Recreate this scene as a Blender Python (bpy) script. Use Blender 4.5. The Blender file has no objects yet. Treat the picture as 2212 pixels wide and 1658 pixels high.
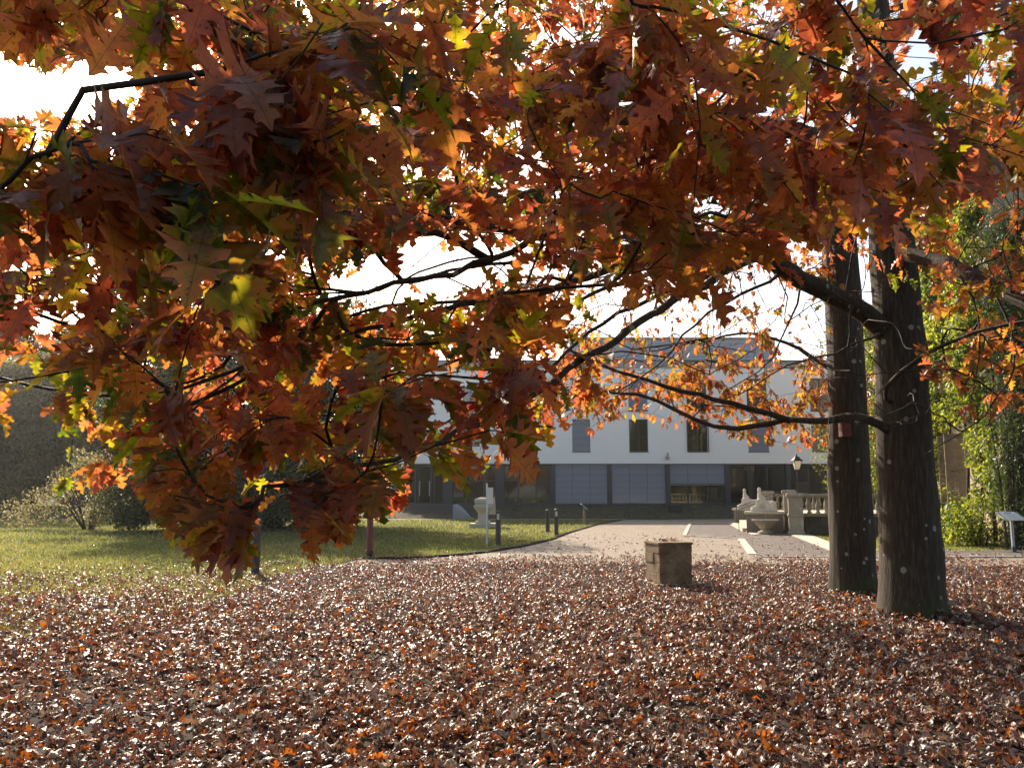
import bpy, math, random
import numpy as np
from mathutils import Vector, Matrix

random.seed(7)
RNG = np.random.default_rng(7)
SC = bpy.context.scene
COL = SC.collection

# ------------------------------------------------------------------ camera
F, CX, CY, HZ = 1789.0, 1106.0, 829.0, 1066.0
TH = math.atan((HZ - CY) / F)
EYE = 1.6
cam_d = bpy.data.cameras.new('camera')
cam = bpy.data.objects.new('camera', cam_d); COL.objects.link(cam)
cam.location = (0, 0, EYE)
cam.rotation_euler = (math.pi / 2 + TH, 0, 0)
cam_d.sensor_fit = 'HORIZONTAL'; cam_d.sensor_width = 36
cam_d.lens = 36 * F / 2212.0
cam_d.clip_start = 0.05; cam_d.clip_end = 3000
SC.camera = cam

# ------------------------------------------------------------------ light
SUN_AZ, SUN_EL = 24.0, 30.0          # degrees left of straight ahead, above the horizon
sa, se = math.radians(SUN_AZ), math.radians(SUN_EL)
SUN = Vector((-math.sin(sa) * math.cos(se), math.cos(sa) * math.cos(se), math.sin(se)))
world = bpy.data.worlds.new('World'); SC.world = world; world.use_nodes = True
wn = world.node_tree; wn.nodes.clear()
wo = wn.nodes.new('ShaderNodeOutputWorld'); wb = wn.nodes.new('ShaderNodeBackground')
sky = wn.nodes.new('ShaderNodeTexSky'); sky.sky_type = 'NISHITA'; sky.sun_disc = False
sky.sun_elevation = se; sky.sun_rotation = -sa
sky.air_density = 1.0; sky.dust_density = 2.0; sky.ozone_density = 1.0
wb.inputs['Strength'].default_value = 0.15
wn.links.new(sky.outputs[0], wb.inputs[0]); wn.links.new(wb.outputs[0], wo.inputs[0])
sun_d = bpy.data.lights.new('sun', 'SUN'); sun_d.energy = 5.0; sun_d.angle = math.radians(0.5)
sun_d.color = (1.0, 0.95, 0.87)
sun_o = bpy.data.objects.new('sun', sun_d); COL.objects.link(sun_o)
sun_o.rotation_euler = SUN.to_track_quat('Z', 'Y').to_euler()
SC.view_settings.view_transform = 'Standard'; SC.view_settings.look = 'None'
SC.view_settings.gamma = 1.0; SC.view_settings.use_curve_mapping = False
SC.view_settings.exposure = 1.0
SC.view_settings.use_white_balance = True; SC.view_settings.white_balance_temperature = 7500; SC.view_settings.white_balance_tint = 13
SC.cycles.max_bounces = 8; SC.cycles.diffuse_bounces = 4; SC.cycles.transmission_bounces = 6
SC.cycles.transparent_max_bounces = 8; SC.cycles.glossy_bounces = 3; SC.cycles.volume_bounces = 0
SC.cycles.use_denoising = True

# ------------------------------------------------------------------ helpers
ct, st = math.cos(TH), math.sin(TH)
def W(px, py, Y):
    """world point seen at photo pixel (px, py) at distance Y ahead"""
    dx, dz = (px - CX) / F, -(py - CY) / F
    dy_, dz_ = ct - st * dz, st + ct * dz
    s = Y / dy_
    return Vector((dx * s, Y, EYE + dz_ * s))
def G(px, py, z=0.0):
    """point of the ground seen at photo pixel"""
    dx, dz = (px - CX) / F, -(py - CY) / F
    dy_, dz_ = ct - st * dz, st + ct * dz
    s = (z - EYE) / dz_
    return Vector((dx * s, dy_ * s, z))
def proj(P):
    P = np.asarray(P, float)
    y, z = P[..., 1], P[..., 2] - EYE
    f = ct * y + st * z; u = -st * y + ct * z
    f = np.where(f < 0.05, 0.05, f)
    return CX + F * P[..., 0] / f, CY - F * u / f

def tag(o, label=None, cat=None, group=None, kind=None):
    if label: o['label'] = label
    if cat: o['category'] = cat
    if group: o['group'] = group
    if kind: o['kind'] = kind
    return o
def empty(name, loc=(0, 0, 0), rz=0.0):
    o = bpy.data.objects.new(name, None); COL.objects.link(o)
    o.location = loc; o.rotation_euler = (0, 0, rz); o.empty_display_size = 0.1
    return o
def link_mesh(name, me, mat, parent=None, loc=None):
    o = bpy.data.objects.new(name, me); COL.objects.link(o)
    if mat: me.materials.append(mat)
    if parent: o.parent = parent
    if loc is not None: o.location = loc
    return o
def np_mesh(name, V, faces_quads=None, tris=None, smooth=False, attrs=None):
    """fast mesh from arrays; attrs: name -> (type, array per vertex)"""
    me = bpy.data.meshes.new(name)
    V = np.asarray(V, np.float32)
    me.vertices.add(len(V)); me.vertices.foreach_set('co', V.ravel())
    nq = 0 if faces_quads is None else len(faces_quads)
    nt = 0 if tris is None else len(tris)
    loops = []; starts = []; c = 0
    if nq:
        loops.append(np.asarray(faces_quads, np.int32).ravel()); starts.append(np.arange(nq) * 4); c = nq * 4
    if nt:
        loops.append(np.asarray(tris, np.int32).ravel()); starts.append(c + np.arange(nt) * 3); c += nt * 3
    lv = np.concatenate(loops).astype(np.int32); ls = np.concatenate(starts).astype(np.int32)
    me.loops.add(len(lv)); me.loops.foreach_set('vertex_index', lv)
    me.polygons.add(nq + nt); me.polygons.foreach_set('loop_start', ls)
    if smooth: me.polygons.foreach_set('use_smooth', np.ones(nq + nt, bool))
    me.update(calc_edges=True)
    for k, (t, a) in (attrs or {}).items():
        at = me.attributes.new(k, t, 'POINT')
        a = np.asarray(a, np.float32)
        at.data.foreach_set('color' if t == 'FLOAT_COLOR' else 'vector', a.ravel())
    me.validate(verbose=False)
    return me

class MB:
    """collects simple solids into one mesh"""
    def __init__(s): s.v = []; s.f = []
    def add(s, vs, fs):
        n = len(s.v); s.v += [tuple(x) for x in vs]; s.f += [tuple(i + n for i in f) for f in fs]; return s
    def box(s, x0, x1, y0, y1, z0, z1):
        return s.add([(x0,y0,z0),(x1,y0,z0),(x1,y1,z0),(x0,y1,z0),(x0,y0,z1),(x1,y0,z1),(x1,y1,z1),(x0,y1,z1)],
                     [(3,2,1,0),(4,5,6,7),(0,1,5,4),(1,2,6,5),(2,3,7,6),(3,0,4,7)])
    def frustum(s, cx, cy, secs):
        """square sections (half x, half y, z)"""
        n = len(secs); vs = []
        for hx, hy, z in secs: vs += [(cx-hx,cy-hy,z),(cx+hx,cy-hy,z),(cx+hx,cy+hy,z),(cx-hx,cy+hy,z)]
        fs = [(3,2,1,0), tuple(range(4*n-4, 4*n))]
        for i in range(n-1):
            for k in range(4):
                a, b = 4*i+k, 4*i+(k+1) % 4
                fs.append((a, b, b+4, a+4))
        return s.add(vs, fs)
    def lathe(s, cx, cy, prof, n=20, jit=0.0):
        vs = []
        for r, z in prof:
            for k in range(n):
                a = 2*math.pi*k/n; rr = r*(1+random.uniform(-jit, jit))
                vs.append((cx+rr*math.cos(a), cy+rr*math.sin(a), z))
        m = len(prof)
        fs = [tuple(range(n-1, -1, -1)), tuple(range(n*(m-1), n*m))]
        for i in range(m-1):
            for k in range(n):
                a, b = n*i+k, n*i+(k+1) % n
                fs.append((a, b, b+n, a+n))
        return s.add(vs, fs)
    def tube(s, pts, rad, n=8):
        pts = [Vector(p) for p in pts]
        if not hasattr(rad, '__len__'): rad = [rad]*len(pts)
        vs = []; u = None
        for i, p in enumerate(pts):
            d = (pts[min(i+1, len(pts)-1)] - pts[max(i-1, 0)]).normalized()
            if u is None: u = d.orthogonal().normalized()
            u = (u - d*u.dot(d)).normalized(); w = d.cross(u)
            for k in range(n):
                a = 2*math.pi*k/n
                vs.append(p + (u*math.cos(a)+w*math.sin(a))*rad[i])
        m = len(pts)
        fs = [tuple(range(n-1, -1, -1)), tuple(range(n*(m-1), n*m))]
        for i in range(m-1):
            for k in range(n):
                a, b = n*i+k, n*i+(k+1) % n
                fs.append((a, b, b+n, a+n))
        return s.add(vs, fs)
    def prism(s, poly, z0, z1):
        n = len(poly)
        vs = [(p[0], p[1], z0) for p in poly] + [(p[0], p[1], z1) for p in poly]
        fs = [tuple(range(n-1, -1, -1)), tuple(range(n, 2*n))]
        for k in range(n): fs.append((k, (k+1) % n, (k+1) % n+n, k+n))
        return s.add(vs, fs)
    def sheet(s, pts):
        return s.add(pts, [tuple(range(len(pts)))])
    def build(s, name, mat, parent=None, smooth=False, bevel=0.0, loc=None):
        me = bpy.data.meshes.new(name); me.from_pydata(s.v, [], s.f); me.update()
        if smooth: me.polygons.foreach_set('use_smooth', [True]*len(me.polygons))
        o = link_mesh(name, me, mat, parent, loc)
        if bevel:
            b = o.modifiers.new('bevel', 'BEVEL'); b.width = bevel; b.segments = 2; b.limit_method = 'ANGLE'
        return o

# ------------------------------------------------------------------ materials
class NT:
    def __init__(s, name):
        s.m = bpy.data.materials.new(name); s.m.use_nodes = True
        s.t = s.m.node_tree; s.t.nodes.clear()
        s.out = s.n('ShaderNodeOutputMaterial')
    def n(s, typ, **kw):
        nd = s.t.nodes.new(typ)
        for k, v in kw.items(): setattr(nd, k, v)
        return nd
    def l(s, a, b): s.t.links.new(a, b)
    def val(s, sock, v):
        if hasattr(v, 'links') or isinstance(v, bpy.types.NodeSocket): s.l(v, sock)
        else: sock.default_value = v
    def math(s, op, a, b=0.0, c=None, clamp=False):
        nd = s.n('ShaderNodeMath', operation=op, use_clamp=clamp)
        s.val(nd.inputs[0], a); s.val(nd.inputs[1], b)
        if c is not None: s.val(nd.inputs[2], c)
        return nd.outputs[0]
    def mix(s, fac, a, b, mode='MIX'):
        nd = s.n('ShaderNodeMix', data_type='RGBA', blend_type=mode)
        s.val(nd.inputs[0], fac); s.val(nd.inputs[6], c4(a)); s.val(nd.inputs[7], c4(b))
        return nd.outputs[2]
    def noise(s, vec=None, scale=5, detail=3, rough=0.55, out=0):
        nd = s.n('ShaderNodeTexNoise'); nd.inputs['Scale'].default_value = scale
        nd.inputs['Detail'].default_value = detail; nd.inputs['Roughness'].default_value = rough
        if vec is not None: s.l(vec, nd.inputs['Vector'])
        return nd.outputs[out]
    def ramp(s, fac, stops, interp='LINEAR'):
        nd = s.n('ShaderNodeValToRGB'); cr = nd.color_ramp; cr.interpolation = interp
        while len(cr.elements) < len(stops): cr.elements.new(0.5)
        for e, (p, c) in zip(cr.elements, stops): e.position = p; e.color = c4(c)
        s.val(nd.inputs[0], fac); return nd.outputs[0]
    def obj(s): return s.n('ShaderNodeTexCoord').outputs['Object']
    def pos(s): return s.n('ShaderNodeNewGeometry').outputs['Position']
    def scaled(s, vec, sc):
        nd = s.n('ShaderNodeMapping'); nd.inputs['Scale'].default_value = sc; s.l(vec, nd.inputs['Vector']); return nd.outputs[0]
    def bump(s, h, strength=0.5, dist=0.02):
        nd = s.n('ShaderNodeBump'); nd.inputs['Strength'].default_value = strength
        nd.inputs['Distance'].default_value = dist; s.l(h, nd.inputs['Height']); return nd.outputs[0]
    def bsdf(s, col, rough=0.6, spec=0.5, normal=None, metal=0.0):
        b = s.n('ShaderNodeBsdfPrincipled')
        s.val(b.inputs['Base Color'], c4(col)); s.val(b.inputs['Roughness'], rough)
        b.inputs['Specular IOR Level'].default_value = spec; b.inputs['Metallic'].default_value = metal
        if normal is not None: s.l(normal, b.inputs['Normal'])
        return b.outputs[0]
    def surf(s, sh): s.l(sh, s.out.inputs['Surface']); return s.m
def c4(c):
    return (c[0], c[1], c[2], 1.0) if isinstance(c, tuple) and len(c) == 3 else c

def plain(name, col, rough=0.6, spec=0.4, var=0.15, scale=8, bump=0.0, metal=0.0, dark=None):
    t = NT(name); p = t.pos()
    nz = t.noise(p, scale, 4, 0.6)
    c2 = dark or tuple(x*(1-2*var) for x in col)
    c = t.ramp(nz, [(0.3, c2), (0.65, col)])
    n = t.bump(t.noise(p, scale*6, 4), bump, 0.01) if bump else None
    return t.surf(t.bsdf(c, rough, spec, n, metal))

M = {}
M['stucco'] = plain('white_render', (0.92, 0.89, 0.84), 0.9, 0.1, 0.015, 0.7, 0.15)
M['frame'] = plain('dark_grey_metal', (0.05, 0.05, 0.054), 0.5, 0.4, 0.05)
M['fascia'] = plain('zinc_fascia', (0.30, 0.31, 0.33), 0.5, 0.4, 0.05)
M['black'] = plain('black_metal', (0.02, 0.02, 0.022), 0.45, 0.5, 0.1)
M['bollard'] = plain('bollard_paint', (0.045, 0.043, 0.045), 0.5, 0.5, 0.1)
M['wood_red'] = plain('reddish_wood', (0.16, 0.06, 0.045), 0.8, 0.2, 0.2, 12)
M['red'] = plain('red_paint', (0.17, 0.03, 0.028), 0.5, 0.5, 0.1)
M['white_item'] = plain('white_paint', (0.62, 0.62, 0.60), 0.6, 0.3, 0.05)
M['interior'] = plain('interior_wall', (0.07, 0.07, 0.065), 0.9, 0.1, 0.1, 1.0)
M['beige'] = plain('beige_house_render', (0.42, 0.34, 0.24), 0.9, 0.1, 0.15, 2.0, 0.3)
M['shutter'] = plain('weathered_shutter', (0.33, 0.25, 0.17), 0.8, 0.2, 0.2, 6)
M['soil'] = plain('dark_soil', (0.04, 0.026, 0.018), 0.95, 0.1, 0.3, 3, 0.6)
M['lens'] = plain('opal_lens', (0.75, 0.68, 0.5), 0.4, 0.5, 0.03)

def stone(name, col, dirt=(0.10, 0.085, 0.06), amount=0.5, scale=3.0, rough=0.9, bump=0.5):
    t = NT(name); p = t.pos()
    a = t.noise(p, scale, 6, 0.65); b = t.noise(p, scale*9, 4, 0.6)
    c = t.ramp(b, [(0.3, tuple(x*0.75 for x in col)), (0.7, col)])
    streak = t.noise(t.scaled(p, (6, 6, 0.8)), 1.5, 4, 0.6)
    d = t.math('MULTIPLY', a, streak); f = t.ramp(d, [(0.33 - 0.12*amount, (1, 1, 1)), (0.42, (0, 0, 0))])
    f = t.math('MULTIPLY', f, amount)
    return t.surf(t.bsdf(t.mix(f, c, dirt), rough, 0.2, t.bump(t.noise(p, scale*12, 5), bump, 0.015)))
M['stone'] = stone('weathered_limestone', (0.58, 0.49, 0.36))
M['stone_light'] = stone('pale_sandstone', (0.72, 0.63, 0.49), (0.22, 0.17, 0.11), 0.35)
M['stone_statue'] = stone('sunlit_statue_stone', (0.80, 0.72, 0.58), (0.35, 0.28, 0.2), 0.3)
M['stone_plinth'] = stone('plinth_stone', (0.36, 0.29, 0.21))
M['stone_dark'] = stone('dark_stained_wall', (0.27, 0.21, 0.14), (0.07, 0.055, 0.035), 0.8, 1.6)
M['stone_path'] = stone('pale_stone_strip', (0.60, 0.55, 0.47), (0.3, 0.24, 0.18), 0.3, 2)
M['step'] = stone('dark_stone_step', (0.17, 0.15, 0.13), (0.06, 0.05, 0.05), 0.6, 2)

# block masonry for the low plinth
t = NT('mossy_block_masonry'); p = t.obj()
a = t.noise(p, 3.2, 6, 0.65); b = t.noise(p, 28, 4, 0.6)
c = t.ramp(b, [(0.3, (0.20, 0.145, 0.09)), (0.7, (0.32, 0.24, 0.155))])
c = t.mix(t.ramp(a, [(0.42, (0, 0, 0)), (0.62, (1, 1, 1))]), c, (0.14, 0.10, 0.06))
M['masonry'] = t.surf(t.bsdf(c, 0.95, 0.15, t.bump(t.math('ADD', a, t.math('MULTIPLY', b, 0.4)), 0.8, 0.02)))

# blinds: real slats are modelled; colour only
M['blind'] = plain('aluminium_slat', (0.30, 0.31, 0.35), 0.35, 0.5, 0.03)
M['slate'] = plain('slate_roof', (0.10, 0.10, 0.115), 0.6, 0.4, 0.2, 5, 0.4)
t = NT('penthouse_cladding'); p = t.pos()
z = t.n('ShaderNodeSeparateXYZ'); t.l(p, z.inputs[0])
w = t.math('FRACT', t.math('MULTIPLY', z.outputs[2], 1.9))
c = t.mix(t.math('LESS_THAN', w, 0.06), (0.33, 0.35, 0.38), (0.16, 0.17, 0.19))
M['cladding'] = t.surf(t.bsdf(c, 0.5, 0.4))
# glass: mirror by fresnel over a tinted see-through pane
t = NT('window_glass')
fr = t.n('ShaderNodeFresnel'); fr.inputs[0].default_value = 1.5
gl = t.n('ShaderNodeBsdfGlossy'); gl.inputs['Roughness'].default_value = 0.02; gl.inputs['Color'].default_value = (0.9, 0.92, 0.95, 1)
tr = t.n('ShaderNodeBsdfTransparent'); tr.inputs['Color'].default_value = (0.55, 0.58, 0.56, 1)
mx = t.n('ShaderNodeMixShader'); t.l(t.math('ADD', t.math('MULTIPLY', fr.outputs[0], 0.8), 0.05, clamp=True), mx.inputs[0])
t.l(tr.outputs[0], mx.inputs[1]); t.l(gl.outputs[0], mx.inputs[2])
M['glass'] = t.surf(mx.outputs[0])

def leaf_material(name, ramp_d, ramp_t, trans=0.5, rough=0.42, spec=0.45, spots=True, detail=True):
    """leaf: attribute lp = position on the blade, lc = (hue, value, seed)"""
    t = NT(name)
    lp = t.n('ShaderNodeAttribute', attribute_name='lp'); lc = t.n('ShaderNodeAttribute', attribute_name='lc')
    s = t.n('ShaderNodeSeparateXYZ'); t.l(lp.outputs['Vector'], s.inputs[0])
    q = t.n('ShaderNodeSeparateColor'); t.l(lc.outputs['Color'], q.inputs[0])
    ax = t.math('ABSOLUTE', s.outputs[0])
    seedv = t.n('ShaderNodeCombineXYZ'); t.l(t.math('MULTIPLY', q.outputs[2], 40), seedv.inputs[2])
    vv = t.n('ShaderNodeVectorMath', operation='ADD'); t.l(lp.outputs['Vector'], vv.inputs[0]); t.l(seedv.outputs[0], vv.inputs[1])
    nz = t.noise(vv.outputs[0], 4, 3, 0.6)
    h = q.outputs[0]
    if detail:
        h = t.math('ADD', h, t.math('MULTIPLY', t.math('SUBTRACT', ax, 0.12), 0.55))
        h = t.math('ADD', h, t.math('MULTIPLY', t.math('SUBTRACT', nz, 0.5), 0.55))
    cd = t.ramp(h, ramp_d); ctt = t.ramp(h, ramp_t)
    val = t.math('ADD', 0.6, t.math('MULTIPLY', q.outputs[1], 0.8))
    n = None
    if detail:
        # veins: midrib and slanted side veins
        mid = t.math('LESS_THAN', ax, 0.008)
        sv = t.math('FRACT', t.math('MULTIPLY', t.math('SUBTRACT', s.outputs[1], t.math('MULTIPLY', ax, 0.75)), 6.5))
        sv = t.math('LESS_THAN', sv, 0.05)
        vein = t.math('MAXIMUM', mid, t.math('MULTIPLY', sv, 0.6))
        val = t.math('MULTIPLY', val, t.math('SUBTRACT', 1.0, t.math('MULTIPLY', vein, 0.35)))
        sp = t.noise(vv.outputs[0], 22, 2, 0.5)
        if spots:
            spm = t.math('GREATER_THAN', sp, 0.66)
            val = t.math('MULTIPLY', val, t.math('SUBTRACT', 1.0, t.math('MULTIPLY', spm, 0.7)))
            val = t.math('MULTIPLY', val, t.math('ADD', 0.45, t.noise(vv.outputs[0], 6.5, 5, 0.7)))
        n = t.bump(t.math('ADD', t.math('MULTIPLY', sv, -0.5), t.noise(vv.outputs[0], 9, 2)), 0.35, 0.01)
    cv = t.n('ShaderNodeCombineColor')
    for i in range(3): t.l(val, cv.inputs[i])
    cd = t.mix(1.0, cd, cv.outputs[0], 'MULTIPLY'); ctt = t.mix(1.0, ctt, cv.outputs[0], 'MULTIPLY')
    b = t.bsdf(cd, rough, spec, n)
    tl = t.n('ShaderNodeBsdfTranslucent'); t.l(ctt, tl.inputs['Color'])
    mx = t.n('ShaderNodeMixShader'); mx.inputs[0].default_value = trans
    t.l(b, mx.inputs[1]); t.l(tl.outputs[0], mx.inputs[2])
    return t.surf(mx.outputs[0])

M['oak_leaf'] = leaf_material('red_oak_leaf',
    [(0.0, (0.028, 0.045, 0.014)), (0.22, (0.065, 0.055, 0.014)), (0.45, (0.13, 0.05, 0.016)), (0.8, (0.10, 0.03, 0.014)), (1.0, (0.06, 0.018, 0.011))],
    [(0.0, (0.12, 0.18, 0.012)), (0.2, (0.52, 0.46, 0.02)), (0.38, (0.88, 0.33, 0.05)), (0.65, (0.90, 0.21, 0.08)), (1.0, (0.36, 0.06, 0.025))],
    0.5)
M['litter'] = leaf_material('dry_fallen_leaf',
    [(0.0, (0.40, 0.31, 0.24)), (0.3, (0.18, 0.115, 0.078)), (0.55, (0.08, 0.04, 0.026)), (0.85, (0.045, 0.019, 0.011)), (1.0, (0.26, 0.07, 0.012))],
    [(0.0, (0.35, 0.2, 0.1)), (0.4, (0.30, 0.10, 0.04)), (0.75, (0.22, 0.05, 0.02)), (1.0, (0.85, 0.22, 0.02))],
    0.22, 0.44, 0.65)
def small_leaf(name, a, b, ta, tb, trans=0.5, rough=0.45):
    return leaf_material(name, [(0.0, a), (1.0, b)], [(0.0, ta), (1.0, tb)], trans, rough, 0.4, False, False)
M['climber_leaf'] = small_leaf('climber_leaf', (0.014, 0.034, 0.008), (0.07, 0.09, 0.02), (0.08, 0.15, 0.012), (0.55, 0.56, 0.06))
M['dark_leaf'] = small_leaf('dark_tree_leaf', (0.018, 0.035, 0.012), (0.05, 0.065, 0.02), (0.06, 0.10, 0.02), (0.16, 0.18, 0.05), 0.4)
M['pale_leaf'] = small_leaf('pale_shrub_leaf', (0.08, 0.085, 0.03), (0.17, 0.14, 0.06), (0.20, 0.21, 0.06), (0.42, 0.35, 0.14))
M['grass_blade'] = small_leaf('grass_blade', (0.045, 0.06, 0.02), (0.125, 0.115, 0.045), (0.15, 0.20, 0.035), (0.44, 0.39, 0.12), 0.5, 0.5)

# bark
t = NT('oak_bark'); p = t.obj()
st_ = t.scaled(p, (9, 9, 1.1)); fis = t.noise(st_, 3.5, 6, 0.65)
big = t.noise(p, 1.6, 3)
c = t.ramp(fis, [(0.2, (0.016, 0.011, 0.007)), (0.5, (0.042, 0.030, 0.019)), (0.85, (0.12, 0.092, 0.062))])
vor = t.n('ShaderNodeTexVoronoi'); vor.inputs['Scale'].default_value = 7.0; t.l(p, vor.inputs['Vector'])
wob = t.math('ADD', vor.outputs['Distance'], t.math('MULTIPLY', t.noise(p, 40, 2), 0.08))
sepc = t.n('ShaderNodeSeparateColor'); t.l(vor.outputs['Color'], sepc.inputs[0])
thr = t.math('MULTIPLY', t.math('GREATER_THAN', sepc.outputs[0], 0.52), t.math('MULTIPLY', sepc.outputs[1], 0.33))
lich = t.math('LESS_THAN', wob, thr)
c = t.mix(t.math('MULTIPLY', lich, 0.75), c, (0.30, 0.29, 0.23))
z = t.n('ShaderNodeSeparateXYZ'); t.l(p, z.inputs[0])
moss = t.math('MULTIPLY', t.math('SUBTRACT', t.math('ADD', t.math('MULTIPLY', big, 1.0), -0.16), z.outputs[2], clamp=True), 2.2, clamp=True)
c = t.mix(moss, c, (0.035, 0.05, 0.012))
M['bark'] = t.surf(t.bsdf(c, 0.85, 0.25, t.bump(t.math('ADD', fis, t.math('MULTIPLY', t.noise(st_, 12, 3), 0.6)), 0.55, 0.02)))
t = NT('twig_bark'); c = t.ramp(t.noise(t.pos(), 14, 3), [(0.3, (0.012, 0.008, 0.006)), (0.7, (0.05, 0.034, 0.024))])
M['twig'] = t.surf(t.bsdf(c, 0.7, 0.3))

# ground materials
t = NT('lawn'); p = t.pos()
a = t.noise(p, 0.5, 4); b = t.noise(p, 22, 4, 0.7)
c = t.ramp(b, [(0.3, (0.03, 0.042, 0.012)), (0.7, (0.085, 0.095, 0.028))])
c = t.mix(t.ramp(a, [(0.45, (0, 0, 0)), (0.7, (0.5, 0.5, 0.5))]), c, (0.12, 0.11, 0.04))
M['lawn'] = t.surf(t.bsdf(c, 0.95, 0.1, t.bump(b, 1.0, 0.05)))
t = NT('gravel'); p = t.pos()
v = t.n('ShaderNodeTexVoronoi'); v.inputs['Scale'].default_value = 38; t.l(p, v.inputs['Vector'])
b = t.noise(p, 1.2, 5, 0.6)
sc_ = t.n('ShaderNodeSeparateColor'); t.l(v.outputs['Color'], sc_.inputs[0])
c = t.ramp(sc_.outputs[0], [(0.0, (0.11, 0.085, 0.06)), (0.6, (0.27, 0.215, 0.155)), (1.0, (0.50, 0.43, 0.33))])
c = t.mix(t.ramp(b, [(0.35, (0.5, 0.5, 0.5)), (0.65, (0, 0, 0))]), c, (0.20, 0.15, 0.11))
M['gravel'] = t.surf(t.bsdf(c, 0.85, 0.25, t.bump(t.math('ADD', v.outputs['Distance'], t.noise(p, 9, 3)), 0.8, 0.02)))
t = NT('brick_paving'); p = t.pos()
mp = t.n('ShaderNodeMapping'); mp.inputs['Rotation'].default_value = (0, 0, math.radians(90)); t.l(p, mp.inputs['Vector'])
br = t.n('ShaderNodeTexBrick'); t.l(mp.outputs[0], br.inputs['Vector'])
br.inputs['Scale'].default_value = 1.0; br.inputs['Brick Width'].default_value = 0.5; br.inputs['Row Height'].default_value = 0.27
br.inputs['Mortar Size'].default_value = 0.035; br.inputs['Color1'].default_value = (0.115, 0.09, 0.072, 1)
br.inputs['Color2'].default_value = (0.17, 0.135, 0.11, 1); br.inputs['Mortar'].default_value = (0.035, 0.026, 0.02, 1)
c = t.mix(0.3, br.outputs['Color'], t.noise(p, 6, 4, out=1), 'OVERLAY')
M['paving'] = t.surf(t.bsdf(br.outputs['Color'], 0.8, 0.3, t.bump(br.outputs['Fac'], -0.6, 0.01)))

# ================================================================== SETTING
def ground_sheet(name, poly, z, mat):
    return tag(MB().sheet([(p[0], p[1], z) for p in poly]).build(name, mat), kind='structure')
g = MB().sheet([(-700, -300, 0), (700, -300, 0), (700, 1200, 0), (-700, 1200, 0)]).build('ground', M['lawn']); tag(g, kind='structure')

lawn_edge = [G(1345, 1123), G(1290, 1133), G(1225, 1152), G(1190, 1166), G(1130, 1180), G(1060, 1192), G(980, 1201), G(860, 1207), G(780, 1207)]
# gravel drive: everything right of the lawn edge
drive = [tuple(p[:2]) for p in lawn_edge] + [(-3.9, 19.0), (-1.0, 17.0), (30, 17.0), (30, 20.6), (11.6, 21.2), (11.0, 27.0), (15, 52.5), tuple(G(1345, 1120)[:2])]
ground_sheet('gravel_drive', drive, 0.004, M['gravel'])
# litter bed under the oaks
bed = [(-13, 1), (13, 1), (22, 14), (22, 18.2), (6.5, 19.0), (0, 19.6), (-3.2, 19.2), (-4.6, 16.8), (-4.5, 14), (-4.5, 11), (-7, 7), (-12, 5)]
ground_sheet('leaf_covered_soil', bed, 0.008, M['soil'])
# footpath along the far side in front of the bank
ground_sheet('gravel_footpath', [(-40, 52.2), (20, 52.2), (20, 53.8), (-40, 53.8)], 0.004, M['gravel'])

# brick paving
bp = [G(1478, 1157), G(1491, 1131), G(1585, 1131), G(1632, 1155), G(1726, 1153), G(1800, 1190)]
yb0, yb1 = G(1900, 1203)[1], G(1900, 1191)[1]
pv = [tuple(p[:2]) for p in bp] + [(G(1800, 1190)[0], yb1), (30, yb1), (30, yb0), (G(1627, 1199)[0], yb0), tuple(G(1600, 1164)[:2])]
ground_sheet('brick_path', pv, 0.008, M['paving'])
def strip(name, a, b, w, z0=0.0, z1=0.03, mat='stone_path'):
    a = Vector((a[0], a[1], 0)); b = Vector((b[0], b[1], 0)); d = (b-a).normalized(); n = Vector((-d.y, d.x, 0))*w/2
    return tag(MB().prism([(a-n)[:2], (b-n)[:2], (b+n)[:2], (a+n)[:2]], z0, z1).build(name, M[mat]), kind='structure')
strip('path_edging', G(1478, 1157), G(1491, 1131), 0.16)
strip('path_edging', G(1482, 1157.5), G(1597, 1164), 0.12)
strip('path_edging', G(1601, 1164), G(1626, 1198), 0.22)
strip('path_edging', (G(1627, 1199)[0], yb0), (30, yb0), 0.10)
strip('path_edging', (G(1800, 1190)[0]+0.2, yb1), (30, yb1), 0.10)
tag(MB().prism([tuple(G(*q)[:2]) for q in ((1573, 1131), (1592, 1131), (1650, 1153), (1628, 1156))][::1], 0, 0.034).build('stone_path_strip', M['stone_path']), kind='structure')
tag(MB().prism([tuple(G(*q)[:2]) for q in ((1700, 1152.5), (1742, 1152.5), (1842, 1190), (1795, 1190))], 0, 0.034).build('stone_path_strip', M['stone_path']), kind='structure')
# turned-soil edge between lawn and gravel
eb = MB()
for i in range(len(lawn_edge)-1):
    a, b = lawn_edge[i], lawn_edge[i+1]
    k = max(2, int((b-a).length/0.4))
    for j in range(k):
        p0 = a.lerp(b, j/k); p1 = a.lerp(b, (j+1)/k)
        n = Vector((-(b-a).y, (b-a).x, 0)).normalized()
        h = 0.035+random.uniform(0, 0.03)
        eb.prism([(p0-n*0.09)[:2], (p1-n*0.09)[:2], (p1+n*0.07)[:2], (p0+n*0.07)[:2]][::-1], 0, h)
tag(eb.build('lawn_edge', M['soil']), kind='structure')

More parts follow.
